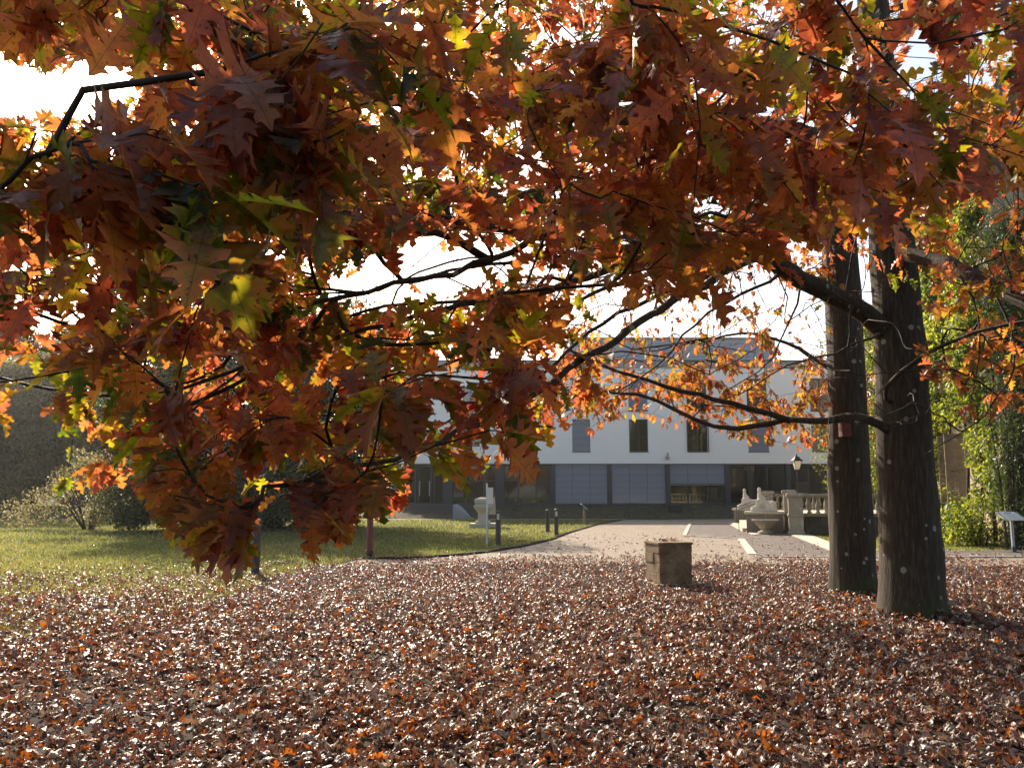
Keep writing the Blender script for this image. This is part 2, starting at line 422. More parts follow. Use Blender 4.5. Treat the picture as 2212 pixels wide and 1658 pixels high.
# bank in front of the white building
BY = 62.0      # facade distance
FZ = W(1300, 1088, BY).z
bank = MB()
NXB, NYB = 120, 10
xs = np.linspace(-40, 34, NXB); vs = []; fs = []
for j in range(NYB):
    u = j/(NYB-1); y = 54.0+u*(BY-0.6-54.0)
    for i, x in enumerate(xs):
        zz = (FZ-0.12)*min(1, u*1.25)**0.8
        if 0 < j < NYB-1: zz += random.uniform(-0.05, 0.07)
        vs.append((x, y, max(zz, 0.0) if j else -0.02))
for j in range(NYB-1):
    for i in range(NXB-1):
        a = j*NXB+i; fs.append((a, a+1, a+1+NXB, a+NXB))
bank.add(vs, fs); M['bank'] = plain('rough_bank_earth', (0.085, 0.075, 0.04), 0.95, 0.1, 0.35, 2.5, 1.0, dark=(0.03, 0.028, 0.015))
tag(bank.build('grass_bank', M['bank'], smooth=True), kind='structure')
# ================================================================== WHITE BUILDING
bld = empty('office_building', (0, BY, 0))
tag(bld, 'long white rendered modern building with dark grey glazed ground floor behind the lawn', 'building')
def X(px, py=1040): return W(px, py, BY).x
def Z(py, px=1300): return W(px, py, BY).z
X0, X1 = X(848), X(1850)
zf, zg, zw, zp = FZ, Z(1001), Z(795), Z(778)
DEP = 13.0
def bpart(mb, name, mat, parent=bld, **k):
    mb.v = [(x, y-BY, z) for x, y, z in mb.v]
    return mb.build(name, M[mat], parent, **k)
low = [(880, 918, 0), (1108, 1150, 1), (1236, 1275, 1), (1359, 1400, 0), (1485, 1529, 0), (1616, 1660, 1), (1753, 1797, 0)]
upp = [(880, 918, 0), (1108, 1150, 0), (1236, 1275, 1), (1359, 1400, 1), (1485, 1529, 0), (1616, 1660, 0), (1753, 1797, 0)]
wins = []
for a, b, bl in low: wins.append((X(a, 940), X(b, 940), Z(975), Z(905), bl, 0))
for i, (a, b, bl) in enumerate(upp):
    xa, xb = wins[i][0], wins[i][1]
    wins.append((xa, xb, Z(887), Z(817), bl, 0))
sx0, sx1 = X(1000, 900), X(1036, 900)
wins.append((sx0, sx1, Z(962), Z(836), 0, 1))
xs_ = sorted({X0, X1, *[w[0] for w in wins], *[w[1] for w in wins]})
zs_ = sorted({zg, zw, *[w[2] for w in wins], *[w[3] for w in wins]})
mb = MB()
for i in range(len(xs_)-1):
    xm = (xs_[i]+xs_[i+1])/2; run = None
    for j in range(len(zs_)-1):
        zm = (zs_[j]+zs_[j+1])/2
        hole = any(w[0] < xm < w[1] and w[2] < zm < w[3] for w in wins)
        if not hole:
            run = (run[0] if run else zs_[j], zs_[j+1])
        if hole or j == len(zs_)-2:
            if run: mb.box(xs_[i], xs_[i+1], BY, BY+0.35, run[0], run[1])
            run = None
bpart(mb, 'wall', 'stucco')
mb = MB().box(X0, X0+0.3, BY+0.352, BY+DEP, 0, zw).box(X1-0.3, X1, BY+0.352, BY+DEP, 0, zw).box(X0, X1, BY+DEP+0.002, BY+DEP+0.3, 0, zw)
bpart(mb, 'side_wall', 'stucco')
bpart(MB().box(X0-0.05, X1+0.05, BY-0.06, BY+DEP+0.35, zw+0.003, zp-0.08), 'roof_band', 'fascia')
bpart(MB().box(X0-0.12, X1+0.12, BY-0.14, BY+DEP+0.4, zp-0.077, zp), 'roof_edge', 'frame')
zfl = Z(896)
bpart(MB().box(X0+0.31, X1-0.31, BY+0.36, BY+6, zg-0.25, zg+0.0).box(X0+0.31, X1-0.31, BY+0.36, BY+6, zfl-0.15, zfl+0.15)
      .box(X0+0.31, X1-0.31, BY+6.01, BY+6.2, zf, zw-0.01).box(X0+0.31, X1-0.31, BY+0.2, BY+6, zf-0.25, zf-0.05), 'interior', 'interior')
bpart(MB().box(X0, X1, BY-0.05, BY+0.3, -0.1, FZ-0.06), 'base_course', 'frame')

def blind(parent, x0, x1, z0, z1, y, name='blind', step=0.088):
    m = MB(); n = max(1, int((z1-z0)/step))
    for k in range(n):
        z = z1-(k+0.5)*step
        m.add([(x0, y-0.035, z-0.032), (x1, y-0.035, z-0.032), (x1, y+0.012, z+0.036), (x0, y+0.012, z+0.036)], [(0, 1, 2, 3)])
    m.box(x0, x1, y-0.03, y+0.02, z0-0.03, z0+0.02)
    m.box(x0-0.015, x0+0.0, y-0.03, y+0.03, z0, z1)
    return bpart(m, name, 'blind', parent)
for k, (xa, xb, za, zb, bl, strip_) in enumerate(wins):
    m = MB(); t_ = 0.06; y0, y1 = BY+0.14, BY+0.2
    m.box(xa, xa+t_, y0, y1, za, zb).box(xb-t_, xb, y0, y1, za, zb).box(xa+t_, xb-t_, y0, y1, za, za+t_).box(xa+t_, xb-t_, y0, y1, zb-t_, zb)
    if strip_:
        for q in (0.25, 0.5, 0.75): m.box(xa+t_, xb-t_, y0, y1, za+(zb-za)*q-0.04, za+(zb-za)*q+0.04)
        m.box(xa+0.55, xa+0.61, y0+0.002, y1-0.002, za+t_, zb-t_)
    elif not bl:
        xm = xa+(xb-xa)*0.52; m.box(xm-0.04, xm+0.04, y0+0.002, y1-0.002, za+t_, zb-t_)
        m.box(xm+0.04, xb-t_, y0+0.004, y1-0.004, za+(zb-za)*0.45, za+(zb-za)*0.45+0.04)
    m.box(xa-0.03, xb+0.03, BY-0.04, BY+0.138, za-0.05, za-0.001)
    if k == 4:   # boxed window frame standing proud of the wall
        m.box(xa-0.05, xa-0.002, BY-0.10, BY+0.138, za, zb).box(xb+0.002, xb+0.05, BY-0.10, BY+0.138, za, zb)
    w_ = bpart(m, 'window', 'frame')
    bpart(MB().box(xa+t_, xb-t_, BY+0.165, BY+0.175, za+t_, zb-t_), 'pane', 'glass', w_)
    if bl: blind(w_, xa+0.02, xb-0.02, za+0.02, zb, BY+0.08)

posts = [(848, 870), (958, 977), (1072, 1087), (1191, 1200), (1312, 1322), (1438, 1448), (1567, 1577), (1700, 1709), (1832, 1850)]
for a, b in posts:
    bpart(MB().box(X(a), X(b), BY+0.03, BY+0.45, zf-0.05, zg-0.003), 'pillar', 'frame')
bays = [(870, 958, 'door', [896, 903, 930, 937]), (977, 1072, 'glass', [1007, 1045]), (1087, 1191, 'glass', [1120, 1158]),
        (1200, 1312, 'blind', [1237, 1275]), (1322, 1438, 'blind', [1360, 1399]), (1448, 1567, 'half', [1487, 1529]),
        (1577, 1700, 'inner', [1620, 1625, 1660]), (1709, 1832, 'glass0', [1750, 1792])]
GY = BY+0.28
for a, b, kind_, mull in bays:
    xa, xb = X(a)+0.003, X(b)-0.003; m = MB(); t_ = 0.09
    m.box(xa, xb, GY, GY+0.08, zf-0.04, zf+t_).box(xa, xb, GY, GY+0.08, zg-0.22, zg-0.004)
    m.box(xa, xa+t_, GY+0.002, GY+0.078, zf+t_, zg-0.22).box(xb-t_, xb, GY+0.002, GY+0.078, zf+t_, zg-0.22)
    for q in mull: m.box(X(q)-0.05, X(q)+0.05, GY+0.004, GY+0.076, zf+t_, zg-0.22)
    if kind_ == 'glass': m.box(xa+t_, xb-t_, GY-0.004, GY+0.084, Z(1037)-0.05, Z(1037)+0.05)
    if kind_ == 'half': m.box(xa+t_, xb-t_, GY-0.004, GY+0.084, Z(1046)-0.06, Z(1046)+0.06)
    w_ = bpart(m, 'glass_door' if kind_ == 'door' else 'shop_window', 'frame')
    bpart(MB().box(xa+t_, xb-t_, GY+0.035, GY+0.045, zf+t_, zg-0.22), 'pane', 'glass', w_)
    if kind_ == 'door':
        bpart(MB().box(X(905), X(907), GY-0.08, GY-0.004, zf+0.6, zf+1.7), 'handle', 'fascia', w_); bpart(MB().box(X(926), X(928), GY-0.08, GY-0.004, zf+0.6, zf+1.7), 'handle', 'fascia', w_)
    ed = [a]+mull+[b]
    if kind_ == 'blind':
        for i in range(3): blind(w_, X(ed[i])+0.03, X(ed[i+1])-0.01, zf+0.05, zg-0.05, BY+0.16)
    if kind_ == 'half':
        for i in range(3): blind(w_, X(ed[i])+0.03, X(ed[i+1])-0.01, Z(1046), zg-0.05, BY+0.16)
    if kind_ == 'inner':
        for i in range(len(ed)-1):
            if X(ed[i+1])-X(ed[i]) > 0.5: blind(w_, X(ed[i])+0.05, X(ed[i+1])-0.05, zf+0.15+0.7*(i == 0), zg-0.3, GY+0.25)
# rooftop storey
PY = BY+4.5
pa, pb = W(1230, 760, PY).x, W(1675, 760, PY).x
pz = W(1500, 729, PY).z
ph = bpart(MB().box(pa, pb, PY, PY+7, zp-0.3, pz-0.12), 'rooftop_storey', 'cladding')
bpart(MB().box(pa-0.15, pb+0.15, PY-0.15, PY+7.1, pz-0.118, pz), 'roof_edge', 'fascia', ph)
for q, top in ((1528, 690), (1541, 672), (1556, 694)):
    x = W(q, 720, PY+2).x; bpart(MB().tube([(x, PY+2, pz-0.05), (x, PY+2, W(q, top, PY+2).z)], 0.05, 6), 'mast', 'fascia', ph)
# small floodlight on the wall
fx, fz = X(1442, 983), Z(984)
fl = bpart(MB().box(fx-0.05, fx+0.05, BY-0.12, BY-0.003, fz-0.02, fz+0.22), 'floodlight', 'fascia')
bpart(MB().frustum(fx-0.05, BY-0.2, [(0.14, 0.08, fz-0.26), (0.11, 0.1, fz-0.04)]), 'lamp_head', 'fascia', fl)

# stone steps up the bank and pale ramp cheek
stp = empty('stone_steps', (X(930), 54.6, 0)); tag(stp, 'broad dark stone steps climbing the bank to the glass door', 'steps')
sxa, sxb = W(868, 1100, 56).x, W(982, 1100, 56).x
m = MB(); ns = 11
for i in range(ns):
    z1 = FZ*(i+1)/ns-0.03
    yy = 54.4+i*0.42
    m.box(sxa-0.0*i, sxb, yy, 62.0 if i == ns-1 else yy+0.425, 0 if i < 3 else z1-0.3, z1)
m.v = [(x-stp.location.x, y-stp.location.y, z) for x, y, z in m.v]; m.build('tread', M['step'], stp, bevel=0.0)
m = MB(); zt = FZ
m.add([(sxb+0.005, 54.2, 0), (sxb+1.35, 54.2, 0), (sxb+0.005, 54.2, zt+0.05), (sxb+0.005, 59, 0), (sxb+1.35, 59, 0), (sxb+0.005, 59, zt+0.05)],
      [(0, 1, 2), (5, 4, 3), (0, 2, 5, 3), (1, 4, 5, 2), (0, 3, 4, 1)])
m.v = [(x-stp.location.x, y-stp.location.y, z) for x, y, z in m.v]; m.build('cheek_wall', M['fascia'], stp)
# vent box on the bank
p = W(1459, 1103, 56.5); vb = empty('vent_box', (p.x, 56.5, p.z)); tag(vb, 'low dark vent box set into the grass bank below the half-lowered blinds', 'vent')
MB().box(-0.42, 0.42, -0.3, 0.5, -0.3, 0.36).build('housing', M['black'], vb)
MB().box(-0.48, 0.48, -0.36, 0.56, 0.363, 0.42).build('lid', M['black'], vb)

# things standing inside, behind the glass
def inside(px, w, h, lab, y=BY+1.6, name='display_plinth', g='white plinths behind the glass'):
    x = W(px, 1060, y).x; e = MB().frustum(0, 0, [(w/2, 0.25, 0), (w/2, 0.25, h-0.04), (w/2+0.02, 0.27, h-0.04), (w/2+0.02, 0.27, h)]).build(name, M['white_item'], loc=(x, y, FZ-0.049))
    tag(e, lab, 'plinth', g)
inside(1540, 0.55, 1.25, 'tall white plinth behind the glass below the half-lowered blinds')
inside(1554, 0.42, 0.5, 'low white plinth at the right end behind the half-blinded glass')
inside(1502, 0.5, 0.5, 'low white plinth left of the little table behind the half-blinded glass')
inside(1181, 0.55, 0.75, 'short white plinth behind the glass beside the leftmost closed blinds')
inside(1732, 0.75, 1.7, 'tall pale block behind the glass under the street lantern')
tb = empty('side_table', (W(1519, 1060, BY+1.7).x, BY+1.7, FZ-0.05)); tag(tb, 'small white table with thin legs behind the half-blinded glass', 'table')
MB().box(-0.35, 0.35, -0.3, 0.3, 0.66, 0.7).build('table_top', M['white_item'], tb)
for sx in (-0.32, 0.32):
    for sy in (-0.27, 0.27): MB().tube([(sx, sy, 0), (sx, sy, 0.66)], 0.02, 6).build('leg', M['white_item'], tb)
# bent white tube sculpture
xx = W(1145, 1060, BY+1.2).x
pts = [(-1.1, 0, 0), (-1.1, 0, .55), (-1.0, 0, .72), (-.8, 0, .62), (-.6, 0, .45), (-.35, 0, .45), (-.15, 0, .75), (0.0, 0, 1.15), (.2, 0, 1.3), (.42, 0, 1.15), (.45, 0, .8), (.45, 0, 0)]
tag(MB().tube(pts, 0.05, 8).build('tube_sculpture', M['white_item'], smooth=True, loc=(xx, BY+1.2, FZ-0.049)), 'bent white tube standing behind the glass left of the closed blinds', 'sculpture')
for q, h, lab in ((1098, 1.6, 'upright hooked white tube at the left behind the glass'), (1111, 1.35, 'straight short white tube behind the glass')):
    tag(MB().tube([(-0.18 if h > 1.5 else 0, 0, h), (0, 0, h), (0, 0, 0)], 0.045, 8).build('tube_sculpture', M['white_item'], loc=(W(q, 1060, BY+1.2).x, BY+1.2, FZ-0.049)), lab, 'sculpture', 'white tubes behind the glass')

# ================================================================== OLD HOUSE ON THE RIGHT
HO = Vector((14.2, 23.0, 0)); HA = math.atan2(11.0, 3.3)
hd = Vector((math.cos(HA), math.sin(HA), 0)); hn = Vector((-hd.y, hd.x, 0))
def H(t, o, z=0): return HO+hd*t+hn*o+Vector((0, 0, z))
house = empty('old_house', HO, HA); tag(house, 'tall beige old house with slatted shutters, mostly hidden by green climber', 'house')
HH = 12.5; hx0, hx1 = 2.2, 31.0
hw = []
tt = 7.3
wl = [7.3+3.65*k for k in range(7)]
for tc in wl:
    for z0, hgt in ((1.25, 2.45), (5.2, 2.3), (8.9, 2.1)): hw.append((tc-0.55, tc+0.55, z0, z0+hgt))
xs_ = sorted({hx0, hx1, *[w[0] for w in hw], *[w[1] for w in hw]}); zs_ = sorted({0, HH, *[w[2] for w in hw], *[w[3] for w in hw]})
m = MB()
for i in range(len(xs_)-1):
    run = None
    for j in range(len(zs_)-1):
        xm, zm = (xs_[i]+xs_[i+1])/2, (zs_[j]+zs_[j+1])/2
        hole = any(w[0] < xm < w[1] and w[2] < zm < w[3] for w in hw)
        if not hole: run = (run[0] if run else zs_[j], zs_[j+1])
        if hole or j == len(zs_)-2:
            if run: m.box(xs_[i], xs_[i+1], -0.4, 0, run[0], run[1])
            run = None
m.box(hx0, hx0+0.4, -9, -0.403, 0, HH).box(hx1-0.4, hx1, -9, -0.403, 0, HH).box(hx0, hx1, -9.4, -9.003, 0, HH)
m.box(hx0+0.41, hx1-0.41, -3.2, -3.0, 0, HH-0.1)
m.build('wall', M['beige'], house)
rf = MB()
e = 0.45
rf.add([(hx0-e, e, HH+.003), (hx1+e, e, HH+.003), (hx1+e, -9.4-e, HH+.003), (hx0-e, -9.4-e, HH+.003), (hx0+1.2, -1.2, HH+3.2), (hx1-1.2, -1.2, HH+3.2), (hx1-1.2, -8.2, HH+3.2), (hx0+1.2, -8.2, HH+3.2)],
       [(3, 2, 1, 0), (4, 5, 6, 7), (0, 1, 5, 4), (1, 2, 6, 5), (2, 3, 7, 6), (3, 0, 4, 7)])
rfo = rf.build('roof', M['slate'], house)
MB().box(hx0-0.2, hx1+0.2, 0.002, 0.22, HH-0.35, HH-0.001).build('cornice', M['beige'], house)
def shutter_mb(x, y0, y1, z0, z1):
    m = MB(); s_ = 0.06
    m.box(x, x+0.045, y0, y0+s_, z0, z1).box(x, x+0.045, y1-s_, y1, z0, z1)
    for zz in (z0, (z0+z1)/2-0.03, z1-0.07): m.box(x+0.002, x+0.043, y0+s_, y1-s_, zz, zz+0.07)
    n = int((z1-z0)/0.085)
    for k in range(n):
        z = z0+0.08+k*0.085
        if z > z1-0.09: break
        m.add([(x-0.006, y0+s_, z), (x-0.006, y1-s_, z), (x+0.05, y1-s_, z+0.06), (x+0.05, y0+s_, z+0.06)], [(0, 1, 2, 3)])
    return m
for (xa, xb, za, zb) in hw:
    fr_ = MB(); y0, y1 = -0.22, -0.16; t_ = 0.06
    fr_.box(xa, xa+t_, y0, y1, za, zb).box(xb-t_, xb, y0, y1, za, zb).box(xa+t_, xb-t_, y0, y1, za, za+t_).box(xa+t_, xb-t_, y0, y1, zb-t_, zb)
    xm = (xa+xb)/2; fr_.box(xm-0.04, xm+0.04, y0+.002, y1-.002, za+t_, zb-t_)
    for q in (0.33, 0.66): fr_.box(xa+t_, xb-t_, y0+.004, y1-.004, za+(zb-za)*q, za+(zb-za)*q+0.035)
    wf = fr_.build('window', M['white_item'], house)
    MB().box(xa+t_, xb-t_, -0.195, -0.187, za+t_, zb-t_).build('pane', M['glass'], wf)
    for x_ in (xa-0.06, xb+0.015):
        shutter_mb(x_, 0.01, 0.72, za-0.02, zb+0.02).build('shutter', M['shutter'], wf)

# ================================================================== TERRACE
ter = empty('stone_terrace', (11.1, 33.0, 0)); tag(ter, 'low stone-walled terrace with stained base wall in front of the old house', 'terrace')
def rel(o, mb): 
    mb.v = [(x-o.location.x, y-o.location.y, z-o.location.z) for x, y, z in mb.v]; return mb
a_, b_ = Vector((11.1, 33.1, 0)), H(8.7, 0.003)
c_, d_ = H(21.5, 0.003), Vector((12.95, 42.6, 0))
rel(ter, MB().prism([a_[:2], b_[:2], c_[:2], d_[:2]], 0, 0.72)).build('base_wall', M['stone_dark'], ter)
rel(ter, MB().prism([(a_.x-.06, a_.y-.10), (b_.x, b_.y-.10), c_[:2], (d_.x-.1, d_.y+.1)], 0.722, 0.80)).build('terrace_floor', M['stone_light'], ter)
# steps down to the left, between the two sphinxes
sd = (d_-a_).normalized(); sn = Vector((-sd.y, sd.x, 0))
stair = empty('terrace_stairs', (10.6, 37.0, 0)); tag(stair, 'pale stone stairs rising to the terrace between the two sphinxes', 'steps')
m = MB()
for i in range(5):
    o1 = 0.08+0.34*(4-i+1); s0, s1 = a_+sd*2.3, d_-sd*0.9
    m.prism([(s0+sn*0.07)[:2], (s1+sn*0.07)[:2], (s1+sn*o1)[:2], (s0+sn*o1)[:2]], 0.16*i if i else 0, 0.16*(i+1) - (0.002 if i == 4 else 0))
rel(stair, m).build('step', M['stone_light'], stair)

def pier(p, h, name, lab, w=0.27):
    o = empty(name, (p[0], p[1], 0), HA-math.pi/2); tag(o, lab, 'pier', 'stone piers of the terrace')
    MB().frustum(0, 0, [(w+.05, w+.05, 0), (w+.05, w+.05, .12), (w, w, .16), (w, w, .70), (w+.035, w+.035, .72), (w+.035, w+.035, .80), (w, w, .82), (w, w, h-.15)]).build('shaft', M['stone'], o, bevel=0.01)
    MB().frustum(0, 0, [(w+.02, w+.02, h-.149), (w+.07, w+.07, h-.11), (w+.07, w+.07, h-.03), (w+.02, w+.02, h+.02)]).build('cap', M['stone'], o, bevel=0.01)
pA = Vector((11.12, 32.85, 0)); pB = H(10.4, 5.95); pC = Vector((12.95, 42.3, 0))
pier(pA, 1.60, 'stone_pier', 'square stone pier at the near corner of the balustrade')
pier(pB, 1.74, 'stone_pier', 'square stone pier just behind the near corner pier', 0.22)
pier(pC, 1.72, 'stone_pier', 'square stone pier behind the farther sphinx', 0.24)

bal_prof = [(0.085, 0), (0.085, 0.05), (0.05, 0.07), (0.062, 0.10), (0.098, 0.20), (0.09, 0.27), (0.052, 0.40), (0.04, 0.47), (0.06, 0.50), (0.045, 0.53), (0.075, 0.56), (0.08, 0.60)]
def balustrade(p, q, z0, lab, n):
    o = empty('balustrade', (p.x, p.y, z0)); tag(o, lab, 'balustrade', 'stone balustrades of the terrace')
    d = (q-p); L = d.length; d.normalize(); nn = Vector((-d.y, d.x, 0))
    def bar(w, za, zb, nm):
        MB().prism([(p-nn*w)[:2], (q-nn*w)[:2], (q+nn*w)[:2], (p+nn*w)[:2]], za, zb)
        m = MB().prism([(-nn*w)[:2], (d*L-nn*w)[:2], (d*L+nn*w)[:2], (nn*w)[:2]], za-z0, zb-z0); return m.build(nm, M['stone'], o, bevel=0.012)
    bar(0.15, z0, z0+0.05, 'bottom_rail'); bar(0.14, z0+0.655, z0+0.70, 'rail_moulding'); bar(0.18, z0+0.702, z0+0.80, 'top_rail')
    base = None
    for k in range(n):
        c = d*(L*(k+0.7)/(n+0.4))
        if base is None:
            base = MB().lathe(0, 0, bal_prof, 14).build('baluster', M['stone'], o, smooth=True, loc=(c.x, c.y, 0.052)); 
        else:
            b = base.copy(); COL.objects.link(b); b.parent = o; b.location = (c.x, c.y, 0.052)
pq = (b_-pA).normalized()
balustrade(pA+pq*0.30, Vector((b_.x, b_.y, 0))-pq*0.1, 0.802, 'long stone balustrade running right from the near corner pier behind the oak trunks', 17)
dq = (c_-pC).normalized()
balustrade(pC+dq*0.28, pC+dq*6.0, 0.802, 'far stone balustrade across the back of the terrace', 17)

# plinths and sphinxes
def sphinx(x, y, lab, s=1.0, seed=1):
    import bmesh
    pl = empty('statue_plinth', (x, y, 0), HA-math.pi/2); tag(pl, lab[0], 'plinth', 'plinths of the two sphinxes')
    MB().frustum(0, 0, [(.72, .42, 0), (.72, .42, .76)]).build('block', M['stone_plinth'], pl, bevel=0.01)
    MB().frustum(0, 0, [(.76, .46, .763), (.80, .50, .80), (.80, .50, .86), (.77, .47, .88)]).build('cap', M['stone_light'], pl, bevel=0.008)
    bm = bmesh.new(); r = random.Random(seed)
    def ell(c, rad, rot=0.0):
        mt = Matrix.Translation(c) @ Matrix.Rotation(rot, 4, 'Y') @ Matrix.Diagonal((rad[0], rad[1], rad[2], 1))
        bmesh.ops.create_icosphere(bm, subdivisions=3, radius=1, matrix=mt)
    bmesh.ops.create_cube(bm, size=1, matrix=Matrix.Translation((0.0, 0, 0.05)) @ Matrix.Diagonal((1.12, .52, .10, 1)))
    ell((0.10, 0, 0.26), (0.36, 0.19, 0.17), 0.18)                 # trunk
    ell((-0.12, 0, 0.38), (0.19, 0.18, 0.24), 0.25)                # chest
    ell((-0.16, 0, 0.58), (0.11, 0.115, 0.15))                      # shoulders / mantle
    ell((-0.17, 0, 0.72), (0.075, 0.075, 0.12))                    # neck
    ell((-0.18, 0, 0.83), (0.085, 0.08, 0.11))                     # worn head
    ell((-0.245, 0, 0.81), (0.03, 0.035, 0.035))                   # face stump
    for sy in (-1, 1):
        ell((-0.25, 0.13*sy, 0.27), (0.10, 0.07, 0.20), 0.15)      # shoulder
        ell((-0.38, 0.13*sy, 0.14), (0.15, 0.065, 0.06))           # fore leg
        ell((-0.49, 0.13*sy, 0.12), (0.065, 0.07, 0.045))          # paw
        ell((0.36, 0.15*sy, 0.25), (0.17, 0.09, 0.17), -0.3)       # haunch
        ell((0.26, 0.20*sy, 0.13), (0.17, 0.055, 0.05))            # hind foot
    for k in range(7):
        a = k/6; ell((-0.28+0.5*a, -0.17-0.02*math.sin(a*3), 0.42-0.24*a), (0.035, 0.03, 0.09), 0.9)
    ell((0.48, 0, 0.15), (0.05, 0.16, 0.05))                       # tail curl
    me = bpy.data.meshes.new('sphinx_statue'); bm.to_mesh(me); bm.free()
    o = link_mesh('sphinx_statue', me, M['stone_statue']); o.location = (x, y, 0.881); o.rotation_euler = (0, 0, HA-math.pi/2); o.scale = (s*.95, s, s*1.06)
    rm = o.modifiers.new('remesh', 'REMESH'); rm.mode = 'VOXEL'; rm.voxel_size = 0.022; rm.use_smooth_shade = True
    sm = o.modifiers.new('smooth', 'SMOOTH'); sm.iterations = 2; sm.factor = 0.5
    tx = bpy.data.textures.new('erosion', 'CLOUDS'); tx.noise_scale = 0.09
    dm = o.modifiers.new('erode', 'DISPLACE'); dm.texture = tx; dm.strength = 0.035; dm.mid_level = 0.5
    tag(o, lab[1], 'statue', 'pair of stone sphinxes')
sphinx(10.45, 34.7, ('stone plinth carrying the nearer sphinx behind the shallow basin', 'worn pale stone sphinx nearer to the balustrade, behind the basin'), 1.0, 1)
sphinx(11.95, 42.3, ('stone plinth carrying the farther sphinx', 'smaller-looking worn stone sphinx farther back, left of the other one'), 1.0, 5)
# handrails
def rail(p0, p1, lab):
    o = empty('handrail', (p0.x, p0.y, 0)); tag(o, lab, 'handrail', 'thin black handrails on the terrace stairs')
    q = p1-p0
    MB().tube([(0, 0, 0.82), (0.02, 0, 0.92), (q.x, q.y, 1.70), (q.x+0.15, q.y, 1.70)], 0.018, 6).build('rail', M['black'], o)
    MB().tube([(0.02, 0, 0.0), (0.02, 0, 0.92)], 0.015, 6).build('post', M['black'], o)
    MB().tube([(q.x, q.y, 0.8), (q.x, q.y, 1.70)], 0.015, 6).build('post', M['black'], o)
rail(Vector((9.6, 35.6, 0)), Vector((11.75, 35.5, 0)), 'thin black handrail behind the nearer sphinx')
rail(Vector((11.05, 41.3, 0)), Vector((13.1, 41.0, 0)), 'thin black handrail passing in front of the farther sphinx')

# shallow stone basin on a foot
bs = empty('stone_basin', (G(1640, 1151).x, G(1640, 1151).y-0.9, 0)); tag(bs, 'round shallow stone basin on a short foot before the nearer sphinx plinth', 'basin')
MB().lathe(0, 0, [(.29, 0.012), (.31, .06), (.30, .11), (.22, .13), (.17, .16), (.16, .19)], 28).build('foot', M['stone'], bs, smooth=False)
MB().lathe(0, 0, [(.16, .191), (.22, .22), (.30, .32), (.40, .42), (.44, .50), (.52, .53), (.53, .58), (.49, .59), (.42, .52), (.2, .42)], 28).build('bowl', M['stone'], bs)

# lantern on the terrace
ln = empty('street_lantern', (13.70, 40.0, 0.80)); tag(ln, 'black old-fashioned street lantern with pale glass on a slim post', 'street lamp')
MB().lathe(0, 0, [(.09, 0), (.09, .12), (.05, .18), (.035, .3), (.03, 1.75), (.045, 1.78), (.03, 1.82), (.03, 1.93), (.06, 1.95)], 12).build('post', M['black'], ln)
hd_ = MB()
for k in range(4):
    a = math.pi/4+k*math.pi/2
    hd_.tube([(0.13*math.cos(a), 0.13*math.sin(a), 1.96), (0.265*math.cos(a), 0.265*math.sin(a), 2.36)], 0.012, 4)
hd_.frustum(0, 0, [(.10, .10, 1.93), (.10, .10, 1.96)])
hf = hd_.build('lantern_frame', M['black'], ln)
MB().frustum(0, 0, [(.085, .085, 1.962), (.175, .175, 2.358)]).build('glass_body', M['lens'], hf)
MB().frustum(0, 0, [(.23, .23, 2.36), (.22, .22, 2.40), (.13, .13, 2.48), (.10, .10, 2.56), (.03, .03, 2.60), (.02, .02, 2.68), (.035, .035, 2.70), (.005, .005, 2.76)]).build('lantern_roof', M['black'], hf)

# ================================================================== SMALL THINGS
def bollard(px, py, h, lab, r=0.082, lit=True, Y=None):
    p = G(px, py); o = empty('bollard_light', (p.x, p.y, 0)); tag(o, lab, 'bollard', 'dark bollard lights along the drive')
    MB().lathe(0, 0, [(r+.012, -0.02), (r+.012, .03), (r, .04), (r, h-.28)], 20).build('post', M['bollard'], o, smooth=False)
    MB().lathe(0, 0, [(r*0.72, h-.279), (r*0.72, h-.09)], 16).build('lens', M['lens'], o)
    cg = MB()
    a0 = -math.pi/2 if lit else math.pi/2
    n = 14
    for k in range(n):                                  # hood closed at the back, open towards the drive
        a, b = a0+math.radians(38)+(2*math.pi-math.radians(76))*k/n, a0+math.radians(38)+(2*math.pi-math.radians(76))*(k+1)/n
        ri = r*0.86
        q = [(r*math.cos(a), r*math.sin(a)), (r*math.cos(b), r*math.sin(b)), (ri*math.cos(b), ri*math.sin(b)), (ri*math.cos(a), ri*math.sin(a))]
        cg.prism(q, h-.2795, h-.0905)
    cg.lathe(0, 0, [(r, h-.09), (r, h-.05), (r*.86, h-.015), (r*.5, h)], 20)
    cg.build('hood', M['bollard'], o)
bollard(1076, 1178, 1.08, 'dark round bollard light with a pale lamp window beside the stone font')
bollard(1183, 1150, 0.95, 'dark round-topped bollard, left one of the pair by the lawn edge', lit=False)
bollard(1202, 1156, 1.02, 'dark bollard with a pale lamp window, right one of the pair by the lawn edge')
bollard(551, 1241, 1.1, 'dark round post at the left rising out of the fallen leaves behind hanging oak leaves', lit=False)
p = G(798, 1204); o = empty('red_post', (p.x, p.y, 0)); tag(o, 'faded red round post on a black foot at the lawn edge', 'post')
MB().lathe(0, 0, [(.075, -.02), (.075, .10)], 18).build('foot', M['black'], o)
MB().lathe(0, 0, [(.085, .101), (.125, .11), (.125, .135), (.088, .14), (.10, .16), (.125, .165), (.125, .185), (.085, .19), (.08, .95), (.06, 1.02), (.03, 1.05)], 20).build('shaft', M['red'], o)

